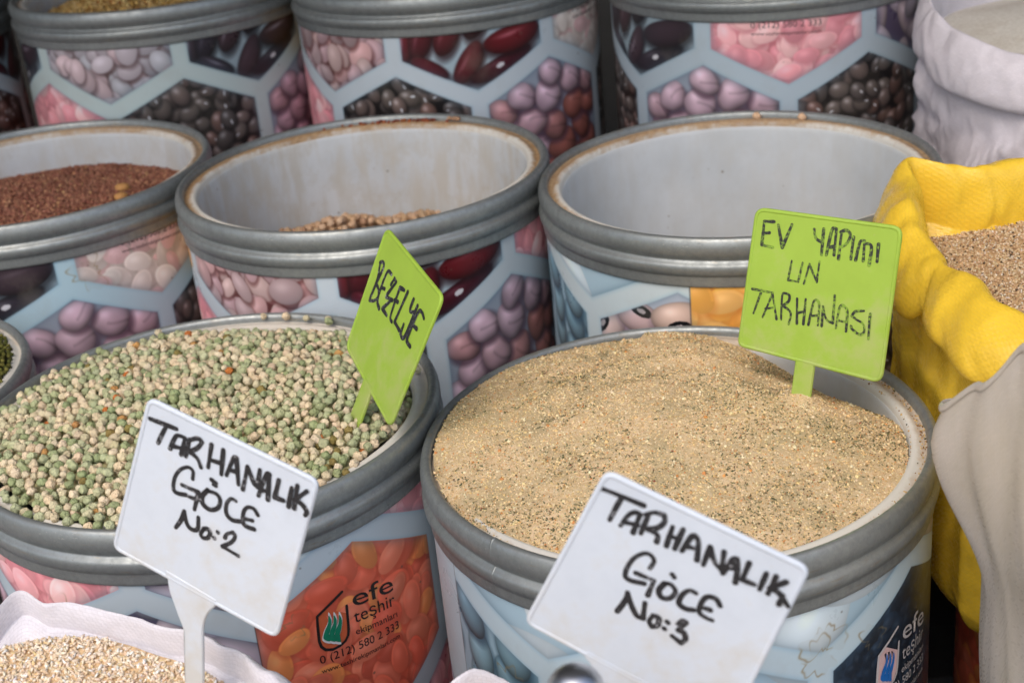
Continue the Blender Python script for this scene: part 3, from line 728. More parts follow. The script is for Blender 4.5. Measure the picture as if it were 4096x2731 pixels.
tT1, lT1 = drum("steel drum of beige powder, front row, with the dark blue printed cell", POS['T1'], I_T1, 0.35, 0.55)
tP1, lP1 = drum("steel drum full of dried green peas with orange lentil print", POS['P1'], I_P1, 0.35, 0.25)
tB2, lB2 = drum("drum with a few chickpeas at its bottom and dark red kidney bean print", POS['B2'], I_B2, 0.9, 1.0)
tC2, lC2 = drum("empty looking white lined drum between the chickpea drum and yellow sack", POS['C2'], I_C2, 0.25, 0.95)
tA2, lA2 = drum("drum partly filled with reddish brown grain at the left edge", POS['A2'], I_A2, 0.6, 0.9)
tA3, lA3 = drum("back row drum holding pale yellow flakes, left of the kidney bean print", POS['A3'], I_A3, 0.5, 0.6)
tB3, lB3 = drum("back row drum with red kidney bean print, behind the chickpea drum", POS['B3'], I_B3, 0.5, 0.5)
tC3, lC3 = drum("back row drum with pink lentil print and phone number, beside white sack", POS['C3'], I_C3, 0.5, 0.5)
tA0, lA0 = drum("back row drum cut off at the top left corner of the view", POS['A0'], I_B3, 0.5, 0.5)
tA0.rotation_euler.z = R(82)
tM1, lM1 = drum("drum of dark green mung beans cut off by the left edge", POS['M1'], I_A2, 0.5, 0.4, height=0.670, scale=0.9)
tM1.rotation_euler.z = R(80)
tN1, lN1 = drum("low drum with red printed cell underneath the yellow sack", POS['N1'], I_P1, 0.5, 0.5, height=0.384, depth=0.33)
tN1.rotation_euler.z = R(-126)
for z_ in lN1.data.vertices:
    if z_.co.z < 0.02: z_.co.z = 0.02

# printed lettering and logo on the drums
def logo(lb, ink, box_ink, leaf, fillm, line):
    H = lb["drum_h"]
    (e0, e1, zt), (t0, t1, tz), (k0, k1, kz), (p0, p1, pz), (w0, w1, wz) = line
    wrap_text("efe", e0[0], e1[0], e0[1], e1[1], zt, ink, lb, H, bold=0.004)
    wrap_text("te\u015fhir", t0[0], t1[0], t0[1], t1[1], tz, ink, lb, H)
    wrap_text("ekipmanlar\u0131", k0[0], k1[0], k0[1], k1[1], kz, ink, lb, H)
    wrap_text("0 (212) 580 2 333", p0[0], p1[0], p0[1], p1[1], pz, ink, lb, H)
    wrap_text("www.teshirekipmanlari.com", w0[0], w1[0], w0[1], w1[1], wz, ink, lb, H)


def logo_mark(lb, ox, oz, k, ink, leafm, fillm, edgem):
    """house-shaped box with three leaves; (ox,oz) lower left of the mark, k scale (1 = first drum's size)"""
    H = lb["drum_h"]
    q = lambda pts: [(ox + k * (x - .096), oz + k * (z + .139)) for x, z in pts]
    fill = q([(.0985, -.105), (.107, -.1015), (.1235, -.1135), (.1222, -.129), (.118, -.1365), (.107, -.138), (.100, -.1352), (.0968, -.127)])
    V = [(math.sin(x / LR) * (LR + .0003), -math.cos(x / LR) * (LR + .0003), z + H) for x, z in fill]
    mesh_obj("logo_ground", V, [tuple(range(len(V)))[::-1]], fillm, lb, smooth=False)
    wrap_stroke(np.array(q([(.1220, -.0925), (.1105, -.0982), (.0982, -.1045), (.0972, -.115), (.0965, -.127), (.0975, -.1325), (.1005, -.1368), (.1066, -.1392), (.1130, -.1388), (.1180, -.1368), (.1212, -.1330), (.1224, -.1280), (.1232, -.118), (.1240, -.1065)])), .0024 * k, ink, lb, H, "logo_outline", lift=.0006)
    for i, dx in enumerate((0, .0044, .0088)):
        lf = spline(q([(.1000 + dx, -.1262 - dx * .62), (.1022 + dx, -.1195 - dx * .45), (.1060 + dx, -.1140 - dx * .40), (.1075 + dx, -.1068 - dx * .40), (.1092 + dx, -.1130 - dx * .40), (.1072 + dx, -.1205 - dx * .45), (.1048 + dx, -.1250 - dx * .55), (.1052 + dx, -.1310 - dx * .55)]), 4, True)
        for nm, sc, m_, lift in (("logo_leaf_edge", 1.16, edgem, .0006), ("logo_leaf", 0.96, leafm, .0009)):
            c = lf.mean(0); p = c + (lf - c) * sc
            V = [(math.sin(x / LR) * (LR + lift), -math.cos(x / LR) * (LR + lift), z + H) for x, z in p]
            V.append((math.sin(c[0] / LR) * (LR + lift), -math.cos(c[0] / LR) * (LR + lift), c[1] + H))
            n_ = len(p)
            mesh_obj(nm, V, [(n_, i_, (i_ + 1) % n_) for i_ in range(n_)], m_, lb, smooth=False)


logo(lP1, M_PRINTINK, None, None, None, [((.130, -.1106), (.1715, -.1184), -.0945), ((.1288, -.1254), (.1710, -.1315), -.1135), ((.1285, -.1364), (.1715, -.1437), -.1300), ((.0945, -.1478), (.1715, -.1545), -.1402), ((.0942, -.1570), (.1708, -.1638), -.1525)])
logo_mark(lP1, .096, -.139, 1.0, M_PRINTINK, M_PRINTGREEN, M_PRINTORANGE, M_PRINTWHITE)
logo(lT1, M_PRINTLIGHT, None, None, None, [((.1605, -.1182), (.2030, -.1285), -.1010), ((.1605, -.1358), (.2020, -.1425), -.1230), ((.1600, -.1470), (.2040, -.1535), -.1405), ((.1260, -.1530), (.2040, -.1645), -.1455), ((.1260, -.1625), (.2040, -.1740), -.1575)])
logo_mark(lT1, .1265, -.1480, 1.0, M_PRINTLIGHT, M_PRINTBLUE, M_PRINTPINK, M_PRINTPINK)
for lb, s0, s1, z0, z1 in ((lC3, -.0575, .0225, -.0524, -.0549), (lA2, .1305, .2100, -.0470, -.0515), (lB3, .178, .258, -.0500, -.0520)):
    wrap_text("0 (212) 580 2 333", s0, s1, z0, z1, z0 + .0072, M_PRINTGREY, lb, lb["drum_h"])
    wrap_text("www.teshirekipmanlari.com", s0, s1, z0 - .0085, z1 - .0083, z0 - .0042, M_PRINTGREY, lb, lb["drum_h"])
# the welded seam of the front drum's rim band
SV = []; SF = []
for i, (r, z) in enumerate(RIM):
    for a in (-.842, -.8395, -.832, -.829):
        k = .0005 if abs(a + .836) < .005 else -.0006
        SV.append((math.sin(a) * (r + k), -math.cos(a) * (r + k), z + .598 + (k if i < 12 else 0)))
for i in range(len(RIM) - 1):
    for j in range(3): SF.append((i * 4 + j, i * 4 + j + 1, i * 4 + j + 5, i * 4 + j + 4))
mesh_obj("rim_seam", SV, SF, M_METAL, tT1)

# ------------------------------------------------------------------ loose goods
M_PEA = mat_col("dried_pea_skin", 0.66, 0.2, 380, 1.0, 0.13, 0.0034)
M_CHICKPEA = mat_col("chickpea_skin", 0.6, 0.3, 500, 0.4, 0.2)
M_GRAIN = mat_col("grain", 0.8, 0.1, 1500, 0.3, 0.18)


def ico(sub):
    bm = bmesh.new(); bmesh.ops.create_icosphere(bm, subdivisions=sub, radius=1.0)
    V = np.array([v.co[:] for v in bm.verts]); F = np.array([[v.index for v in f.verts] for f in bm.faces]); bm.free()
    return V, F


ICO = {1: ico(1), 2: ico(2), 3: ico(3)}
OCT = (np.array([(1, 0, 0), (-1, 0, 0), (0, 1, 0), (0, -1, 0), (0, 0, 1), (0, 0, -1)], float),
       np.array([(0, 2, 4), (2, 1, 4), (1, 3, 4), (3, 0, 4), (2, 0, 5), (1, 2, 5), (3, 1, 5), (0, 3, 5)]))


def rand_rot(n, flat=1.0):
    q = RNG.normal(size=(n, 4)); q[:, 1:3] *= flat; q /= np.linalg.norm(q, axis=1)[:, None]
    w, x, y, z = q.T
    return np.stack([1 - 2 * (y * y + z * z), 2 * (x * y - w * z), 2 * (x * z + w * y), 2 * (x * y + w * z), 1 - 2 * (x * x + z * z), 2 * (y * z - w * x),
                     2 * (x * z - w * y), 2 * (y * z + w * x), 1 - 2 * (x * x + y * y)], -1).reshape(n, 3, 3)


def scatter(name, base, pos, half, cols, mat, flat=1.0, smooth=True, jit=0.12):
    """one mesh of many grains. half (n,3) half sizes, cols (n,3) linear."""
    bases = base if isinstance(base, list) else [base]
    n = len(pos); pick = RNG.integers(len(bases), size=n); Vs, Fs, Cs = [], [], []; off = 0
    rot = rand_rot(n, flat)
    for b, (BV, BF) in enumerate(bases):
        I = np.where(pick == b)[0]
        if not len(I): continue
        v = BV[None] * (1 + RNG.uniform(-jit, jit, (len(I), len(BV), 1))) * half[I][:, None, :]
        v = np.einsum('nij,nkj->nki', rot[I], v) + pos[I][:, None, :]
        f = BF[None] + (np.arange(len(I)) * len(BV))[:, None, None] + off
        off += len(I) * len(BV)
        Vs.append(v.reshape(-1, 3)); Fs.append(f.reshape(-1, BF.shape[1])); Cs.append(np.repeat(cols[I], len(BV), 0))
    me = fast_mesh(name, np.concatenate(Vs), np.concatenate(Fs), mat, np.concatenate(Cs), smooth)
    return link(name, me)


def disc_points(cx, cy, r, d, keep=None):
    """blue-noise points in a disc"""
    cell = d / 1.4142; grid = {}; out = []
    N = int(r * r * 3.1416 / (d * d) * 14)
    X = RNG.uniform(-r, r, (N, 2))
    for x, y in X:
        if x * x + y * y > r * r or (keep and not keep(x + cx, y + cy)): continue
        i, j = int(x // cell), int(y // cell); ok = True
        for a in range(i - 2, i + 3):
            for b in range(j - 2, j + 3):
                p = grid.get((a, b))
                if p and (p[0] - x) ** 2 + (p[1] - y) ** 2 < d * d: ok = False; break
            if not ok: break
        if ok: grid[(i, j)] = (x, y); out.append((x + cx, y + cy))
    return np.array(out)


def rand_disc(cx, cy, r, n, keep=None):
    p = RNG.uniform(-r, r, (int(n * 1.5), 2)); p = p[(p ** 2).sum(1) < r * r][:n] + (cx, cy)
    if keep is not None: p = p[keep(p[:, 0], p[:, 1])]
    return p


def heap_mesh(cx, cy, r, hf, nr=40, na=96):
    rf = r if callable(r) else (lambda a_: r)
    V = [(cx, cy, hf(np.array(cx), np.array(cy)))]
    for i in range(1, nr + 1):
        for j in range(na):
            a = 2 * math.pi * j / na; r_ = rf(math.atan2(math.cos(a), -math.sin(a))) * i / nr; x = cx + r_ * math.cos(a); y = cy + r_ * math.sin(a)
            V.append((x, y, float(hf(np.array(x), np.array(y)))))
    F = [(0, 1 + j, 1 + (j + 1) % na) for j in range(na)]
    for i in range(nr - 1):
        for j in range(na):
            a = 1 + i * na + j; b = 1 + i * na + (j + 1) % na
            F.append((a, a + na, b + na, b))
    return V, F


def pal(cols, w, n, var=0.1):
    c = np.array([lin(x) for x in cols]); p = np.array(w, float); p /= p.sum()
    o = c[RNG.choice(len(c), n, p=p)] * RNG.uniform(1 - var, 1 + var, (n, 1)) * RNG.uniform(1 - var / 3, 1 + var / 3, (n, 3))
    return np.clip(o, 0, 1)


# ---- dried peas
PEA_COLS = [(186, 192, 150), (168, 178, 132), (200, 202, 162), (238, 222, 188), (232, 212, 178), (220, 210, 172), (206, 158, 98), (196, 118, 62), (150, 134, 80)]
PEA_W = [19, 14, 17, 20, 19, 15, 1.6, .8, 1.6]


def pea_shape(seed, sub=2):
    V, F = ICO[sub]
    out = np.empty_like(V); r = random.Random(seed); o = Vector((r.uniform(0, 90), r.uniform(0, 90), 0)); wr = r.choice((0.4, 0.65, 0.9))
    fl = [r.uniform(-.8, .8) for _ in range(3)]; fd = Vector((r.uniform(-1, 1), r.uniform(-1, 1), r.uniform(-1, 1))).normalized(); fh = r.uniform(.55, .9)
    fd2 = Vector((r.uniform(-1, 1), r.uniform(-1, 1), r.uniform(-1, 1))).normalized(); fh2 = r.uniform(.6, .95)
    for i, v in enumerate(V):
        p = Vector(v)
        n1 = mnoise.noise(p * 1.5 + o); n2 = abs(mnoise.noise(p * 3.4 + o))
        q = p * (1 + 0.20 * n1 - wr * max(0, 0.30 - n2))
        t = q.dot(fd)
        if t > fh: q = q - fd * (t - fh) * 0.85
        t = q.dot(fd2)
        if t > fh2: q = q - fd2 * (t - fh2) * 0.9
        out[i] = q[:]
    return out, F


PEAS = [pea_shape(i) for i in range(14)]
PEAS_FINE = [pea_shape(i, 3) for i in range(14)]
px, py, pz = POS['P1']


def pea_h(x, y):
    dx, dy = x - px, y - py; q = np.sqrt(dx * dx + dy * dy) / .182
    h = pz + .0015 + .016 * (1 - q ** 2)
    back = np.clip((dy / .178 * .97 + dx / .178 * .2 - .80) / .25, 0, 1); h = h - .016 * back
    right = np.clip((dx / .178 * .96 + dy / .178 * .2 - .74) / .28, 0, 1); h = h - .022 * right
    return h + .0025 * np.sin(38 * x + 1) * np.sin(33 * y + 2)


def pea_keep(x, y):
    dx, dy = x - px, y - py; an = math.degrees(math.atan2(dx, -dy)); r_ = math.hypot(dx, dy)
    lim = .1865 if -115 < an < 45 else (.1735 if 60 < an < 140 else .178)
    return r_ < lim + .002 * math.sin(an * .3)


tp = disc_points(px, py, .1885, .0067, pea_keep)
zz = pea_h(tp[:, 0], tp[:, 1]) + RNG.uniform(-.0016, .0016, len(tp)) - .0030
lp = disc_points(px, py, .1725, .0080)
lz = pea_h(lp[:, 0], lp[:, 1]) - .0068
top = np.column_stack([tp, zz]); low = np.column_stack([lp, lz])
camp = np.array(cam.location if False else (0, 0, 1.15))


def to_px(P):
    d = np.asarray(P, float) - camp
    w_ = d @ np.array(cw); f_ = 51.98 / 36 * 1024
    return np.stack([512 + f_ * (d @ np.array(cr)) / w_, 341 - f_ * (d @ np.array(cu)) / w_, w_], -1)


scr = to_px(top)
inview = (scr[:, 0] > 2) & (scr[:, 0] < 1020) & (scr[:, 1] < 560)
order = np.argsort(np.where(inview, scr[:, 2], 9))
single = order[:290]; rest = np.setdiff1d(np.arange(len(top)), single)
PEA_ME = []
for i in range(42):
    V, F = PEAS_FINE[i % 14]
    s = .0042 * random.uniform(.86, 1.14)
    c = pal(PEA_COLS, PEA_W, 1, .08)[0]
    tint = np.array([1 + .10 * mnoise.noise(Vector(v) * 1.3 + Vector((i * 3.1, 0, 0))) for v in V])[:, None]
    PEA_ME.append(fast_mesh("pea", V * s * np.array((1, random.uniform(.88, 1), random.uniform(.84, .98))), F, M_PEA, np.clip(c * tint, 0, 1)))
PEA_LABEL = "dried wrinkled pea near the front of the pea heap in the drum"


def put_pea(p, label=PEA_LABEL, group="single dried peas on the heap"):
    o = link("pea", random.choice(PEA_ME), None, p)
    o.rotation_euler = (random.uniform(0, 6.28), random.uniform(0, 6.28), random.uniform(0, 6.28))
    return tag(o, label, "pea", group)


for i in single: put_pea(top[i])
# strays on the drum's far lip
for ang, rr, h, lab in ((178, .187, .004, 'pea lying alone on the far lip of the pea drum'),):
    pass
LIPP = [(150, .1885), (157, .1860), (164, .1885), (171, .1885), (149, .1845), (-158, .1860), (-140, .1860), (-135, .184), (-120, .1835), (-124, .1845), (100, .184)]
for k, (a, rr) in enumerate(LIPP):
    a = R(a)
    put_pea((px + math.sin(a) * rr, py - math.cos(a) * rr, pz + .0010), "stray dried pea lying on the lip of the pea drum", "peas strayed onto the drum lip")
n1_, n2_ = len(rest), len(low)
allp = np.concatenate([top[rest], low])
o = scatter("pea_heap", PEAS_FINE, allp, np.full((len(allp), 3), .0042) * RNG.uniform(.84, 1.16, (len(allp), 1)) * RNG.uniform(.9, 1.04, (len(allp), 3)), pal(PEA_COLS, PEA_W, len(allp), .1), M_PEA, jit=0.03)
tag(o, "heap of green and cream dried peas filling the drum", "peas", kind="stuff")
M_UNDER = mat_plain("shaded_peas", (170, 164, 124), 0.8, 0.2, 200, 0.3)
hv, hf_ = heap_mesh(px, py, .1740, lambda x, y: pea_h(x, y) - .0095, 20, 64)
u = mesh_obj("pea_bed", hv, hf_, M_UNDER); u.parent = o

# ---- beige soup powder with herb flakes
def powder_mat():
    s = NT("soup_powder", 0.85, 0, 0.15)
    v = s.coord("Object")
    n1 = s.noise(v, 300, 6, 0.8); n2 = s.noise(v, 22, 5, 0.65); n3 = s.noise(v, 1100, 2, 0.6)
    c = s.ramp(n1, [(0.30, lin((202, 168, 120))), (0.5, lin((232, 203, 160))), (0.70, lin((244, 228, 198)))])
    c = s.mix(s.ramp(n2, [(0.36, 0.6), (0.58, 0.0)]), c, tuple(lin((178, 164, 126))))
    c = s.mix(s.ramp(n3, [(0.60, 0.0), (0.70, 0.7)]), c, tuple(lin((98, 92, 60))))
    c = s.mix(s.ramp(s.noise(s.coord("Object", (1.1, 1, 1)), 760, 2, 0.5), [(0.66, 0.0), (0.72, 0.7)]), c, tuple(lin((196, 116, 58))))
    s.base(c); s.bump(n1, 0.9, 0.002)
    return s.m


M_POWDER = powder_mat()
tx, ty, tz = POS['T1']


def powder_r(an):
    A_ = np.radians([-180, -150, -60, -38, 0, 60, 80, 135, 160, 180])
    return np.interp(an, A_, [.1880, .1890, .1885, .1800, .1790, .1785, .1755, .1755, .1850, .1880])


def powder_h(x, y):
    dx, dy = x - tx, y - ty; an = np.arctan2(dx, -dy); q = np.sqrt(dx * dx + dy * dy) / powder_r(an)
    h = tz - .0065 + .030 * (1 - q ** 1.7)
    lb_ = np.exp(-((np.abs(an) - 2.2) / .9) ** 2) * (an < 0) + np.exp(-((np.abs(an) - 3.14) / .5) ** 2) * (an > 0)
    h = h + .0075 * np.clip((q - .5) / .5, 0, 1) * np.clip(lb_, 0, 1)
    h = h - .030 * np.clip((q - .35) / .65, 0, 1) ** 2 * np.exp(-((an - 2.12) / .46) ** 2)
    ridge = np.sin(q * 24 + 1.3 * np.sin(an * 2 + .6)) * np.exp(-((q - .55) / .28) ** 2) * np.clip(.5 + dy * 12, .25, 1)
    h = h + .0035 * np.exp(-(((x - .222) ** 2 + (y - 1.030) ** 2) / .015 ** 2))
    return h + .0030 * ridge + .0022 * np.sin(31 * x + 3 * np.sin(17 * y)) * np.sin(27 * y + 1) * (1 - q * .6)


powder_in = lambda x, y: np.hypot(x - tx, y - ty) < powder_r(np.arctan2(x - tx, -(y - ty))) * 1.005
V = [(tx, ty, float(powder_h(np.array(tx), np.array(ty))))]
NR, NA = 130, 300
for i in range(1, NR + 1):
    a = np.arange(NA) * 2 * math.pi / NA; rr = powder_r(np.arctan2(np.cos(a), -np.sin(a))) * i / NR
    x = tx + rr * np.cos(a); y = ty + rr * np.sin(a); z = powder_h(x, y)
    for j in range(NA):
        V.append((x[j], y[j], z[j] + .0007 * mnoise.noise(Vector((x[j] * 160, y[j] * 160, 0))) + .0005 * mnoise.noise(Vector((x[j] * 420, y[j] * 420, 3)))))
F = [(0, 1 + j, 1 + (j + 1) % NA) for j in range(NA)]
for i in range(NR - 1):
    for j in range(NA):
        a = 1 + i * NA + j; b = 1 + i * NA + (j + 1) % NA
        F.append((a, a + NA, b + NA, b))
powder = tag(mesh_obj("soup_powder", V, F, M_POWDER), "heap of beige soup powder flecked with green herbs filling the drum", "powder", kind="stuff")
n = 22000
p = rand_disc(tx, ty, .190, n, powder_in); z = powder_h(p[:, 0], p[:, 1])
sz = RNG.uniform(.0004, .0011, (len(p), 1)) * RNG.uniform(.7, 1.2, (len(p), 3)); big = RNG.random(len(p)) < .04; sz[big] *= 2.0
cr_ = scatter("powder_crumbs", OCT, np.column_stack([p, z]), sz, pal([(244, 220, 170), (234, 204, 148), (248, 232, 194), (220, 156, 96), (198, 164, 114)], [36, 30, 18, 7, 14], len(p), .14), M_GRAIN, smooth=False)
cr_.parent = powder; cr_["kind"] = "stuff"
n = 20000
p = rand_disc(tx, ty, .190, n, powder_in)
dens = np.array([mnoise.noise(Vector((a * 14, b * 26, 5))) + .8 * mnoise.noise(Vector((a * 70, b * 70, 2))) - 6 * min(max(.05 + b - ty - .35 * (a - tx), 0), .06) for a, b in p]); p = p[dens > RNG.uniform(-.5, .4, len(p))]
z = powder_h(p[:, 0], p[:, 1]) + .0003
sz = np.column_stack([RNG.uniform(.0006, .0013, len(p)) * np.where(RNG.random(len(p)) < .12, 1.9, 1), RNG.uniform(.0004, .0009, len(p)) * np.where(RNG.random(len(p)) < .12, 1.7, 1), np.full(len(p), .00018)])
fl_ = scatter("herb_flakes", OCT, np.column_stack([p, z]), sz, pal([(132, 132, 94), (112, 114, 82), (148, 138, 102), (128, 104, 78), (166, 84, 70)], [40, 30, 14, 12, 3], len(p), .15), M_GRAIN, 0.2, False)
fl_.parent = powder; fl_["kind"] = "stuff"
# dust and crumbs fallen on this drum's lip
a = np.where(RNG.random(900) < .7, RNG.uniform(1.2, 2.7, 900), RNG.uniform(-1.2, 1.2, 900)); rr = RNG.uniform(.178, .1905, 900)
sc_ = scatter("lip_crumbs", OCT, np.column_stack([tx + np.sin(a) * rr, ty - np.cos(a) * rr, np.full(900, tz - .0055)]), np.full((900, 3), .0007) * RNG.uniform(.5, 1.6, (900, 1)), pal([(206, 176, 124), (150, 112, 72), (88, 84, 54)], [6, 3, 1], 900, .15), M_GRAIN, smooth=False)
sc_.parent = powder; sc_["kind"] = "stuff"

# ---- chickpeas left in the middle drum
bx, by, bz = POS['B2']


def chick_h(x, y):
    d = np.hypot(np.maximum(np.abs(x + .166) - .052, 0), (y - 1.582) * .8)
    return bz - .0800 - .45 * np.maximum(d - .004, 0) + .004 * np.sin(62 * x) + .002 * np.sin(150 * x + 90 * y)


CH = []
for i in range(8):
    V_, F_ = PEAS[i]
    CH.append(fast_mesh("chickpea", V_ * .0050 * np.array((1.08, .96, .94)), F_, M_CHICKPEA, np.tile(pal([(212, 178, 144), (200, 164, 128), (218, 188, 156), (186, 146, 114)], [4, 4, 3, 2], 1, .06), (len(V_), 1))))
cp = disc_points(bx, by, .160, .0088)
ch = chick_h(cp[:, 0], cp[:, 1]); vis = np.argsort(-ch)
for i in vis[:150]:
    o = link("chickpea", random.choice(CH), None, (cp[i, 0], cp[i, 1], ch[i] + random.uniform(-.0015, .0015)))
    o.rotation_euler = [random.uniform(0, 6.28) for _ in range(3)]
    tag(o, "beige chickpea at the bottom of the nearly empty drum", "chickpea", "chickpeas left in the middle drum")
lo_ = vis[150:]
allp = np.concatenate([np.column_stack([cp[lo_], ch[lo_]]), np.column_stack([cp, ch - .009])])
o = scatter("chickpea_heap", PEAS[:6], allp, np.full((len(allp), 3), .0049), pal([(206, 170, 134), (192, 154, 120), (214, 182, 150)], [1, 1, 1], len(allp), .1), M_CHICKPEA, jit=.02)
tag(o, "rest of the chickpea heap lying deep in the drum", "chickpeas", kind="stuff")
# two chickpeas forgotten on the far lip of the empty drum, a few on the middle drum's lip
qx, qy, qz = POS['C2']
for a in (163, 147.5):
    o = link("chickpea", CH[1], None, (qx + math.sin(R(a)) * .1865, qy - math.cos(R(a)) * .1865, qz - .0015))
    tag(o, "single chickpea left on the brown far lip of the empty drum", "chickpea", "chickpeas on the empty drum's lip")
for a in (150, 148, 146.5):
    o = link("chickpea", CH[3], None, (bx + math.sin(R(a)) * .1880, by - math.cos(R(a)) * .1880, bz - .0012)); o.scale = (.62,) * 3
    tag(o, "small pale seed on the dusty far lip of the chickpea drum", "seed", "seeds on the chickpea drum's lip")
a = R(170) + RNG.normal(0, .16, 60); rr = RNG.uniform(.181, .189, 60)
o = scatter("spilled_seeds", ICO[1], np.column_stack([bx + np.sin(a) * rr, by - np.cos(a) * rr, np.full(60, bz - .0035)]), np.full((60, 3), .0022) * RNG.uniform(.5, 1.2, (60, 3)), pal([(146, 72, 48), (170, 100, 64), (120, 60, 44)], [3, 2, 2], 60, .15), M_GRAIN)
tag(o, "scatter of reddish seeds on the chickpea drum's far lip", "seeds", kind="stuff")

# ---- reddish brown grain
ax_, ay_, az_ = POS['A2']


def brown_h(x, y):
    q = np.hypot(x - ax_, y - ay_) / .176
    return az_ - .036 - .016 * q ** 2 + .004 * np.sin(25 * x + 1) * np.sin(21 * y)


p = rand_disc(ax_, ay_, .173, 11000); z = brown_h(p[:, 0], p[:, 1]) + RNG.uniform(-.0012, .001, len(p))
o = scatter("brown_grain", ICO[1], np.column_stack([p, z]), np.column_stack([RNG.uniform(.0022, .0034, len(p)), RNG.uniform(.0015, .0022, len(p)), RNG.uniform(.0013, .0019, len(p))]),
            pal([(156, 106, 86), (138, 90, 73), (174, 126, 102), (118, 79, 66), (202, 158, 116)], [30, 28, 22, 14, 4], len(p), .2), M_GRAIN, smooth=False)
tag(o, "heap of small reddish brown grain inside the left drum", "grain", kind="stuff")
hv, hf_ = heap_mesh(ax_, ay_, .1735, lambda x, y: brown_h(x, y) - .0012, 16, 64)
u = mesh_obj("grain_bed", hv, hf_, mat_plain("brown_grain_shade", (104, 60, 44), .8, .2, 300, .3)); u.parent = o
BEANX, BEANY = -.4345, 1.664
V_, F_ = PEAS[2]
for k, (sx, sy, lab) in enumerate(((BEANX, BEANY, "larger tan bean on brown grain, the one farther from the viewer"), (BEANX + .006, BEANY - .036, "larger tan bean on brown grain, the one nearer the rim"))):
    me = fast_mesh("tan_bean", V_ * np.array((.0092, .0068, .0056)), F_, M_CHICKPEA, np.tile(lin((196, 146, 88)), (len(V_), 1)))
    o = link("tan_bean", me, None, (sx, sy, float(brown_h(np.array(sx), np.array(sy))) + .004)); o.rotation_euler = (.1, .15, .3 + k * .5)
    tag(o, lab, "bean")

# ---- mung beans, far left
mx, my, mz = POS['M1']
p = disc_points(mx, my, .163, .0042); z = mz - .001 + .012 * (1 - (np.hypot(p[:, 0] - mx, p[:, 1] - my) / .156) ** 2) + RNG.uniform(-.001, .001, len(p))
o = scatter("mung_beans", ICO[1], np.column_stack([p, z]), np.full((len(p), 3), .0025) * RNG.uniform(.8, 1.15, (len(p), 3)), pal([(96, 96, 46), (78, 82, 40), (118, 112, 58), (66, 64, 36)], [4, 4, 2, 2], len(p), .12), M_GRAIN, jit=.02)
tag(o, "dark green mung beans filling the drum at the left edge", "beans", kind="stuff")
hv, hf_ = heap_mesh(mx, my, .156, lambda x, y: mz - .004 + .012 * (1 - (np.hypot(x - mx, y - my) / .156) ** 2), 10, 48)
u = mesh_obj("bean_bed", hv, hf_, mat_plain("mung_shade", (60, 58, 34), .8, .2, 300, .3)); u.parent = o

# ---- pale flakes in the back drum
fx, fy, fz = POS['A3']
p = rand_disc(fx, fy, .172, 4200); z = fz - .010 + .014 * (1 - (np.hypot(p[:, 0] - fx, p[:, 1] - fy) / .176) ** 2) - .03 * np.clip((fx - .05 - p[:, 0]) / .13, 0, 1) + RNG.uniform(-.002, .002, len(p))
o = scatter("yellow_flakes", OCT, np.column_stack([p, z]), np.column_stack([RNG.uniform(.003, .0055, len(p)), RNG.uniform(.0022, .004, len(p)), np.full(len(p), .0009)]), pal([(214, 178, 110), (226, 196, 136), (196, 154, 88), (170, 110, 60)], [4, 4, 3, .6], len(p), .12), M_GRAIN, .6, False)
tag(o, "pale yellow flakes filling the back left drum", "flakes", kind="stuff")
hv, hf_ = heap_mesh(fx, fy, .174, lambda x, y: fz - .012 + .014 * (1 - (np.hypot(x - fx, y - fy) / .176) ** 2) - .03 * np.clip((fx - .05 - x) / .13, 0, 1), 14, 48)
u = mesh_obj("flake_bed", hv, hf_, mat_plain("flake_shade", (176, 140, 84), .8, .2, 300, .3)); u.parent = o

# ------------------------------------------------------------------ sacks
def interp_ring(keys, a):
    """periodic smooth interpolation of ring keys [(deg, v1, v2..)] at angle a (rad)"""
    K = sorted(keys); d = math.degrees(a)
    ang = [k[0] for k in K]; n = len(K)
    d = (d - ang[0]) % 360 + ang[0]
    for i in range(n):
        a0 = ang[i]; a1 = ang[(i + 1) % n] + (360 if i == n - 1 else 0)
        if a0 <= d <= a1:
            t = (d - a0) / (a1 - a0); t = t * t * (3 - 2 * t)
            return [u_ + (v_ - u_) * t for u_, v_ in zip(K[i][1:], K[(i + 1) % n][1:])]


CUFF = spline([(-.98, -1.0), (-1.0, -.3), (-.86, .55), (-.55, .95), (-.2, 1.0), (.35, .74), (.82, .22), (1.06, -.40), (1.0, -.86), (.72, -1.05)], 4)


def crumple(P3, off, a, z_, scale):
    """thin-cloth wrinkles: sharp valleys and ridges rather than soft waves"""
    q = P3 * scale + off
    w = Vector((mnoise.noise(q * .6), mnoise.noise(q * .6 + Vector((9, 3, 1))), mnoise.noise(q * .6 + Vector((2, 7, 5))))) * .9
    n1 = abs(mnoise.noise(q + w)); n2 = abs(mnoise.noise(q * 2.3 + w * 1.5 + Vector((5, 5, 5)))); n3 = abs(mnoise.noise(q * 5.1 + w))
    return (.30 - n1) * 2.0 + (.26 - n2) * .9 + (.25 - n3) * .35


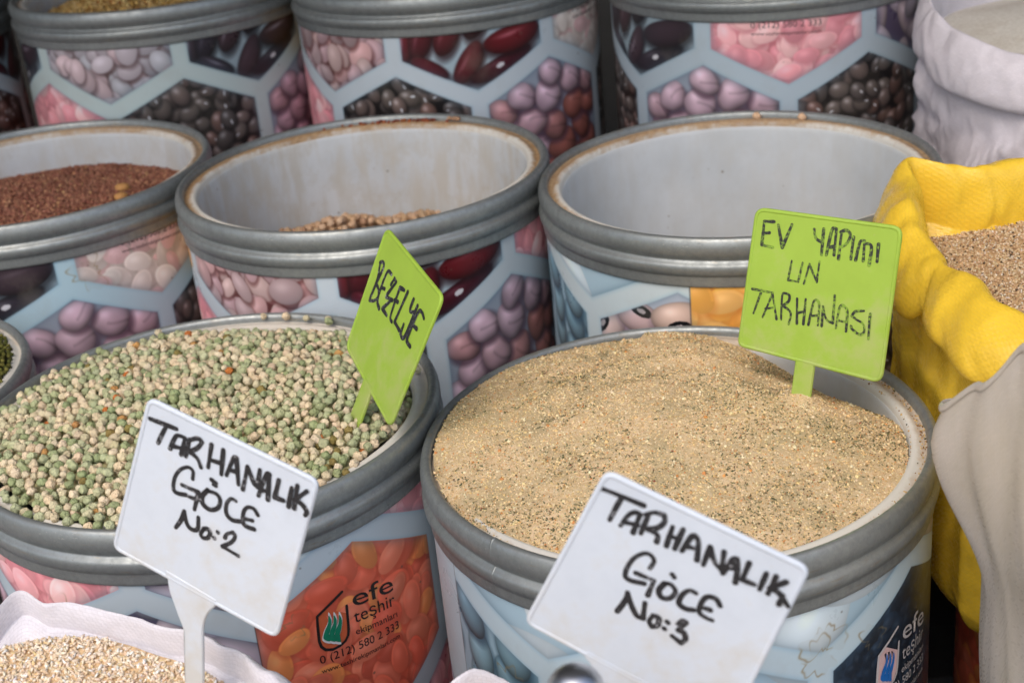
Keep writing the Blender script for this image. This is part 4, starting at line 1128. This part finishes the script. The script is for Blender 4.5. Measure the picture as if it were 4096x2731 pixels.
def sack(name, label, cx, cy, keys, zb, body_r, mat, fold=.004, foldk=1.0, vert=False, depth=.04, tilt_fold=0.0, seed=0, group=None, n=420, nbody=64, pinch=(), roll_noise=.003, bottom=.03):
    """keys: (deg, R, z_top, half width, half height) of the rolled mouth. Local origin at the sack's base."""
    t = thing(name, label, "sack", (cx, cy, zb), group)
    rnd = random.Random(seed); off = Vector((rnd.uniform(0, 50), rnd.uniform(0, 50), rnd.uniform(0, 50)))
    V = []; U = []; m = None
    for i in range(n + 1):
        a = -math.pi + 2 * math.pi * (i % n) / n
        Rr, zt, hr, vr = interp_ring(keys, a)
        e = Vector((math.sin(a), -math.cos(a), 0))
        pk = 1.0
        for pa, pw, ps in pinch: pk -= ps * math.exp(-(((math.degrees(a) - pa + 180) % 360 - 180) / pw) ** 2)
        hr *= pk; vr *= (0.5 + 0.5 * pk)
        prof = [(Rr - hr - .016, zt - 2 * vr - depth), (Rr - hr - .008, zt - 2 * vr - depth * .5), (Rr - hr - .002, zt - 2 * vr)]
        kinds = [0, 0, .4]
        for cx_, cz_ in CUFF:
            prof.append((Rr + hr * cx_, zt - vr + vr * cz_)); kinds.append(1)
        z1 = zt - 2 * vr
        prof.append((Rr + hr * .35, z1 + .003)); kinds.append(.6)
        prof.append((Rr + hr * .15, z1 - .002)); kinds.append(.4)
        for q in range(1, nbody + 1):
            s_ = q / nbody
            rb = body_r(a, s_) if callable(body_r) else body_r
            blend = min(1, s_ * 4.5); blend = blend * blend * (3 - 2 * blend)
            r_ = (Rr + hr * .18) * (1 - blend) + rb * blend
            zz_ = z1 - .002 + (bottom - (z1 - zb) + zb - zb) * 0
            zz_ = (z1 - .002 - zb) * (1 - s_) ** 1.0
            rcut = bottom
            if zz_ < rcut: r_ -= rcut - math.sqrt(max(rcut ** 2 - (rcut - zz_) ** 2, 0))
            prof.append((r_, zz_ + zb)); kinds.append(2)
        prof.append((.02, zb + .0005)); kinds.append(0)
        m = len(prof); arc = 0; lastp = None
        for (r_, z_), kd in zip(prof, kinds):
            p = e * r_
            P3 = Vector((p.x, p.y, z_))
            if kd == 2:
                fz = z_ + tilt_fold * a
                if vert: f1 = mnoise.noise(Vector((a * 5 * foldk + z_ * 3, z_ * 2.5, 0)) + off); f2 = mnoise.noise(Vector((a * 9 * foldk, z_ * 9, 4)) + off)
                else: f1 = mnoise.noise(Vector((a * 1.3 * foldk, fz * 15 + .8 * math.sin(a * 3), 0)) + off); f2 = mnoise.noise(Vector((a * 3 * foldk, fz * 34, 4)) + off)
                f3 = mnoise.noise(P3 * 9 + off)
                rg = 1 - abs(f1) * 2.2
                P3 += e * (fold * (max(rg, 0) ** 2 * 1.6 - .7) + fold * .5 * f2 + fold * .8 * crumple(Vector((P3.x, P3.y, P3.z * (.35 if vert else 2.6))), off, a, z_, 13) + .010 * f3) * min(1, (zt - 2 * vr - z_) / .03 + .15)
            elif kd > 0:
                f1 = mnoise.noise(Vector((math.sin(a) * 4, math.cos(a) * 4, z_ * 9)) + off)
                f2 = crumple(P3, off, a, z_, 17)
                fan = 0.0
                for pa, pw, ps in pinch:
                    da = (math.degrees(a) - pa + 180) % 360 - 180
                    if abs(da) < 40: fan += (abs(math.sin(da * .33 + z_ * 60 * (1 if da > 0 else -1))) - .6) * math.exp(-abs(da) / 7.5) * 1.5
                P3 += (e * .75 + Vector((0, 0, .65))) * kd * (roll_noise * 1.3 * f1 + roll_noise * f2 + roll_noise * fan)
            if lastp is not None: arc += math.hypot(r_ - lastp[0], z_ - lastp[1])
            lastp = (r_, z_)
            V.append((P3.x, P3.y, P3.z - zb)); U.append(((a + math.pi if i < n else 2 * math.pi) * .19, arc))
    F = [(i * m + j, (i + 1) * m + j, (i + 1) * m + j + 1, i * m + j + 1) for i in range(n) for j in range(m - 1)]
    F = [f[::-1] for f in F]
    o = mesh_obj("cloth", V, F, mat, t, True, None, U)
    return t


M_YELLOW = mat_weave("yellow_woven_sack", (243, 203, 62), 0.32, 0.08, 0.45, (214, 186, 90), 0.15, .0026)
M_WHITE = mat_weave("white_woven_sack", (228, 226, 234), 0.42, 0.15, 0.5, (190, 182, 176), 0.25)
M_LILAC = mat_weave("lilac_white_sack", (228, 223, 230), 0.45, 0.12, 0.35, (186, 178, 178), 0.3, 0.0022)
M_GREY = mat_weave("grey_clouded_sack", (208, 200, 190), 0.38, 0.20, 0.3, (166, 158, 128), 0.7, 0.0018, 0.05, 0.3)

YK = [(-180, .168, .714, .020, .026), (-150, .185, .710, .024, .030), (-143, .205, .714, .020, .030), (-137, .230, .722, .014, .030), (-129, .216, .714, .023, .031), (-112, .200, .716, .022, .032), (-104, .196, .708, .022, .030), (-93, .187, .700, .021, .028), (-82, .185, .697, .017, .024), (-70, .190, .703, .022, .026), (-55, .212, .702, .024, .026),
      (-40, .212, .690, .022, .024), (-25, .190, .680, .016, .021), (0, .175, .690, .020, .025), (40, .20, .70, .022, .026), (90, .19, .70, .022, .026), (140, .20, .705, .022, .026)]
ysack = sack("grain_sack", "open yellow woven sack of pale grits with a rolled down rim", .520, 1.080, YK, .3855,
             lambda a, s_: min(interp_ring(YK, a)[0], .203) + .006 * math.sin(s_ * 3.0) + .004, M_YELLOW, .0018, .7, False, .05, .05, 3, pinch=((-84, 3, .35), (-150, 3, .25), (-27, 4, .3)), roll_noise=.0026, bottom=.06)
WK = [(-180, .182, .785, .010, .030), (-140, .188, .795, .010, .030), (-115, .188, .792, .013, .032), (-95, .186, .776, .012, .030), (-80, .180, .762, .012, .030), (-50, .173, .750, .013, .028), (-20, .172, .744, .013, .027), (60, .18, .75, .013, .026), (120, .18, .765, .012, .026)]
wsack = sack("flour_sack", "white woven sack of coarse flour behind the yellow sack", .668, 1.555, WK, .0785,
             lambda a, s_: .178 + .012 * math.sin(min(s_ * 1.6, 1) * 3.0), M_LILAC, .0085, .6, False, .04, .055, 11, pinch=((-95, 4, .3),), roll_noise=.0030)
FK = [(-180, .186, 0.589, 0.0037, 0.0102), (-174, .195, 0.596, 0.0023, 0.0102), (-166, .178, 0.586, 0.0037, 0.0102), (-120, .180, 0.581, 0.0053, 0.0093), (-60, .185, 0.571, 0.0060, 0.0093), (0, .185, 0.566, 0.0060, 0.0093), (60, .186, 0.561, 0.0075, 0.0102), (100, .188, 0.579, 0.0105, 0.0119), (112, .190, 0.586, 0.0097, 0.0119), (123, .182, 0.588, 0.0060, 0.0102), (133, .176, 0.588, 0.0045, 0.0110), (151, .169, 0.587, 0.0037, 0.0110)]
fsack = sack("wheat_sack", "white woven sack of cracked wheat in front of the pea drum", -.340, .690, FK, .004, lambda a, s_: .190, M_WHITE, .005, .8, False, .012, .03, 5, pinch=((126, 3, .3),), roll_noise=.0018)
SK = [(-180, .196, .520, .006, .012), (-160, .204, .570, .005, .012), (-140, .196, .515, .006, .012), (-60, .19, .50, .008, .012), (0, .19, .50, .008, .012), (60, .19, .50, .008, .012), (140, .19, .505, .008, .012)]
ssack = sack("wheat_sack", "white woven sack just showing its rim tip at the bottom edge", .020, .588, SK, .004, lambda a, s_: .192, M_WHITE, .005, .8, False, .012, .03, 8)
GK = [(-180, .140, .670, .0015, .003), (-130, .130, .675, .0015, .003), (-108, .170, .690, .0015, .003), (-99, .196, .700, .0015, .003), (-90, .180, .728, .0015, .003), (-80, .166, .766, .0015, .003), (-60, .162, .800, .0015, .003), (0, .17, .80, .0015, .003), (60, .17, .76, .0015, .003), (120, .15, .69, .0015, .003)]
gsack = sack("grey_sack", "clouded grey woven sack with a pointed lip at the right edge", .462, .800, GK, .004, lambda a, s_: float(np.interp((interp_ring(GK, a)[1] - .008) * (1 - s_), [0, .466, .613, .69, .80], [.152, .160, .164, .167, .160])), M_GREY, .0011, .8, True, .02, .0, 14, roll_noise=.0008)

# contents of the sacks
def fill(name, label, cat, cx, cy, r, hf, bed, parent_keep=None, na=96, nr=30, fine=0.0):
    hv, hf2 = heap_mesh(cx, cy, r, hf, nr, na)
    return tag(mesh_obj(name, hv, hf2, bed), label, cat, kind="stuff")


def inside(keys, cx, cy, f=.92):
    T_ = [interp_ring(keys, -math.pi + 2 * math.pi * k / 180)[0] for k in range(181)]
    T_ = np.array(T_)
    def k_(x, y):
        a = np.arctan2(x - cx, -(y - cy)); return np.hypot(x - cx, y - cy) < f * np.interp(a, np.linspace(-math.pi, math.pi, 181), T_)
    return k_


# cracked wheat
wheat_h = lambda x, y: .5660 + .006 * np.sin(16 * x + .5) * np.cos(14 * y) - .55 * np.maximum(np.hypot(x + .34, y - .69) - .165, 0)
o = fill("cracked_wheat", "cracked wheat filling the white sack at the lower left", "wheat", -.34, .69, lambda a_: interp_ring(FK, a_)[0] - .006, lambda x, y: wheat_h(x, y) - .0006, mat_plain("wheat_shade", (214, 184, 144), .8, .2, 300, .3))
kf = inside(FK, -.34, .69, .95)
p = rand_disc(-.34, .69, .195, 34000, lambda x, y: kf(x, y) & (y > .60)); z = wheat_h(p[:, 0], p[:, 1]) + RNG.uniform(-.002, .0012, len(p))
w_ = scatter("wheat_grains", ICO[1], np.column_stack([p, z]), np.column_stack([RNG.uniform(.0016, .0034, len(p)), RNG.uniform(.0009, .0014, len(p)), RNG.uniform(.0007, .0012, len(p))]),
             pal([(236, 216, 190), (230, 206, 174), (244, 230, 210), (248, 244, 236), (232, 208, 158)], [34, 26, 18, 12, 8], len(p), .1), M_GRAIN, .7, False)
w_.parent = o; w_["kind"] = "stuff"
# grits in the yellow sack
grit_h = lambda x, y: .6560 + .014 * (1 - (np.hypot(x - .53, y - 1.09) / .17) ** 2)
o = fill("pale_grits", "pale brown grits filling the yellow sack", "grits", .52, 1.08, lambda a_: interp_ring(YK, a_)[0] - .012, lambda x, y: grit_h(x, y) - .0012, mat_plain("grit_shade", (200, 168, 128), .85, .2, 260, .35))
ky = inside(YK, .52, 1.08, .93)
p = rand_disc(.52, 1.08, .22, 40000, ky); z = grit_h(p[:, 0], p[:, 1]) + RNG.uniform(-.0008, .0006, len(p))
w_ = scatter("grit_grains", OCT, np.column_stack([p, z]), np.column_stack([RNG.uniform(.0009, .0019, len(p)), RNG.uniform(.0007, .0013, len(p)), RNG.uniform(.0006, .001, len(p))]),
             pal([(226, 200, 160), (210, 178, 138), (236, 218, 188), (184, 148, 110), (96, 82, 68), (242, 234, 220)], [32, 26, 18, 14, 7, 5], len(p), .12), M_GRAIN, .8, False)
w_.parent = o; w_["kind"] = "stuff"
# coarse flour
flour_h = lambda x, y: .7430 + .010 * (1 - (np.hypot(x - .67, y - 1.56) / .17) ** 2) + .002 * np.sin(30 * x) * np.sin(26 * y)
sfl = NT("coarse_flour", .9, 0, .1); nf = sfl.noise(sfl.coord("Object"), 240, 5, .7); nf2 = sfl.noise(sfl.coord("Object"), 20, 3)
sfl.base(sfl.mix(sfl.ramp(nf2, [(.45, 0.), (.7, .35)]), sfl.ramp(nf, [(.3, lin((214, 208, 194))), (.7, lin((240, 236, 226)))]), tuple(lin((186, 170, 146))))); sfl.bump(nf, .8, .002)
fill("coarse_flour", "coarse off white flour filling the white sack at the back right", "flour", .668, 1.555, lambda a_: interp_ring(WK, a_)[0] - .008, flour_h, sfl.m, na=120, nr=40)
fill("sack_wheat", "wheat inside the sack at the bottom edge", "wheat", .02, .588, .18, lambda x, y: .470 + 0 * x, mat_plain("wheat_top", (206, 170, 120), .8, .2, 300, .3))

# ------------------------------------------------------------------ price signs
def round_poly(pts, n=6):
    """pts: (x, y, radius) -> rounded outline"""
    out = []
    N = len(pts)
    for i in range(N):
        p = np.array(pts[i][:2]); a = np.array(pts[i - 1][:2]); b = np.array(pts[(i + 1) % N][:2]); r = pts[i][2]
        u_ = a - p; v_ = b - p; lu, lv = np.linalg.norm(u_), np.linalg.norm(v_); u_ /= lu; v_ /= lv
        t = min(r, lu * .45, lv * .45)
        p0 = p + u_ * t; p1 = p + v_ * t
        for k in range(n + 1):
            s_ = k / n; out.append((1 - s_) ** 2 * p0 + 2 * s_ * (1 - s_) * p + s_ ** 2 * p1)
    return np.array(out)


def slab(name, outline, th, m, parent, front=None, bev=.0005):
    """flat plate with small bevelled edges; local z from -th/2 to th/2"""
    n = len(outline); c = outline.mean(0)
    T = np.roll(outline, -1, 0) - np.roll(outline, 1, 0); T /= np.linalg.norm(T, axis=1)[:, None] + 1e-9
    ar = 0.5 * np.sum(outline[:, 0] * np.roll(outline[:, 1], -1) - np.roll(outline[:, 0], -1) * outline[:, 1])
    Nn = np.stack([T[:, 1], -T[:, 0]], -1) * (1 if ar > 0 else -1)
    ins = outline - Nn * bev
    bm = bmesh.new()
    rings = []
    for P_, z in ((ins, th / 2), (outline, th / 2 - bev), (outline, -th / 2 + bev), (ins, -th / 2)):
        rings.append([bm.verts.new((p[0], p[1], z)) for p in P_])
    bm.faces.new(rings[0]); bm.faces.new(rings[3][::-1])
    for r0, r1 in zip(rings, rings[1:]):
        for i in range(n): bm.faces.new((r0[i], r1[i], r1[(i + 1) % n], r0[(i + 1) % n]))
    bmesh.ops.recalc_face_normals(bm, faces=bm.faces)
    bmesh.ops.triangulate(bm, faces=[f for f in bm.faces if len(f.verts) > 4])
    me = bpy.data.meshes.new(name); bm.to_mesh(me); bm.free(); me.materials.append(m)
    return link(name, me, parent)


def bead(outline, inset, w, h, z0, m, parent):
    T = np.roll(outline, -1, 0) - np.roll(outline, 1, 0); T /= np.linalg.norm(T, axis=1)[:, None] + 1e-9
    ar = 0.5 * np.sum(outline[:, 0] * np.roll(outline[:, 1], -1) - np.roll(outline[:, 0], -1) * outline[:, 1])
    Nn = np.stack([T[:, 1], -T[:, 0]], -1) * (1 if ar > 0 else -1)
    n = len(outline); V = []; k = 7
    for i in range(n):
        for j in range(k):
            t = math.pi * j / (k - 1); q = outline[i] - Nn[i] * (inset + w / 2 - math.cos(t) * w / 2)
            V.append((q[0], q[1], z0 + math.sin(t) * h))
    return mesh_obj("raised_border", V, grid_faces(n, k, True), m, parent)


def sign(key, label, group, m, ink, plate_i, stem_i, words, dry=0):
    D = SIGNS[key]
    x, y, nrm = Vector(D['x']), Vector(D['y']), Vector(D['n'])
    t = thing("price_sign", label, "sign", D['c'], group)
    mw = Matrix((x, y, nrm)).transposed().to_4x4(); mw.translation = Vector(D['c']); t.matrix_world = mw
    O = [(a / 1000, b / 1000, r / 1000) for a, b, r in D['outline']]
    pl = round_poly([O[i] for i in plate_i])
    slab("plate", pl, .0022, m, t)
    sp = [O[i] for i in stem_i]
    a0, a1 = np.array(sp[0][:2]), np.array(sp[-1][:2])
    up = np.array((0, .004))
    st = round_poly([(a0[0], a0[1] + .005, .0005)] + sp + [(a1[0], a1[1] + .005, .0005)], 4)
    slab("stem", st, .0030, m, t, bev=.0008)
    bead(pl, .0004, .0026, .0007, .0010, m, t)
    for wi, wd in enumerate(D['words']):
        V = []; F = []; w0 = D['w'][wi] / 1000 * (.90 if key[0] == 'N' else 1.05); lay = 0.0
        for si, stx in enumerate(wd):
            for P in stroke_line([(a / 1000, b / 1000) for a, b in stx]):
                k = np.linspace(0, 1, len(P)); ph = RNG.uniform(0, 6)
                W = w0 * (1 + .13 * np.sin(k * 4 + ph) + RNG.uniform(-.06, .06))
                v, f = ribbon(P, W); b = len(V); lay += .00002
                V += [(q[0], q[1], .00125 + lay) for q in v]; F += [tuple(i_ + b for i_ in q) for q in f]
        mesh_obj("handwritten_word", V, F, ink, t, smooth=False)
    return t


M_GREEN = mat_plastic("lime_plastic", (180, 213, 84), (200, 200, 146), .30)
M_SIGNW = mat_plastic("white_sign_plastic", (216, 225, 236), (200, 196, 186), .12)
INK_W = mat_ink("black_marker", (190, 192, 198), .02)
INK_G = mat_ink("dry_black_marker", (150, 190, 60), .12)
sign('EV', "lime green sign reading EV YAPIMI UN TARHANASI standing in the powder", "lime green plastic signs", M_GREEN, INK_G, (0, 1, 2, 7), (3, 4, 5, 6), None)
sign('BE', "lime green sign reading BEZELYE stuck in the dried peas", "lime green plastic signs", M_GREEN, INK_W, (0, 1, 2, 7), (3, 4, 5, 6), None)
sign('N2', "white sign reading TARHANALIK G\u00d6CE No:2 standing in cracked wheat", "white plastic signs", M_SIGNW, INK_W, (0, 1, 2, 13), tuple(range(3, 13)), None)
sign('N3', "white sign reading TARHANALIK G\u00d6CE No:3 before the powder drum", "white plastic signs", M_SIGNW, INK_W, (0, 1, 2, 13), tuple(range(3, 13)), None)

# ------------------------------------------------------------------ steel scoop whose handle end shows at the bottom edge
s_ = NT("polished_steel", .34, 1.0); s_.base(tuple(lin((205, 207, 210)))); M_STEEL = s_.m
kn = Vector((0.0136, 0.5674, 0.7062))
KS = 1.16
tsc = thing("scoop", "polished steel scoop handle end poking up before the No:3 sign", "scoop", (kn.x, kn.y, kn.z - .30))
kp = spline([(.0002, .0130), (.0060, .0118), (.0105, .0075), (.0126, .0010), (.0120, -.0060), (.0095, -.0130), (.0078, -.0300), (.0074, -.1200), (.0080, -.2150), (.0002, -.2160)], 4)
V = []; U = []
for i in range(40):
    a = 2 * math.pi * i / 40
    for r_, z_ in kp: V.append((r_ * KS * math.cos(a), r_ * KS * math.sin(a), z_ * (KS if z_ > 0 else 1) + .30))
mesh_obj("handle", V, grid_faces(40, len(kp), True), M_STEEL, tsc)
V = []
for i in range(15):
    a = math.pi * i / 14 + math.pi
    for j in range(8):
        z_ = .088 - j * .014; rr = .030 * (1 - .05 * j) * (0.35 if j == 0 else 1)
        V.append((rr * math.cos(a), rr * math.sin(a) * .8 + .008, z_))
mesh_obj("bowl", V, grid_faces(15, 8), M_STEEL, tsc)
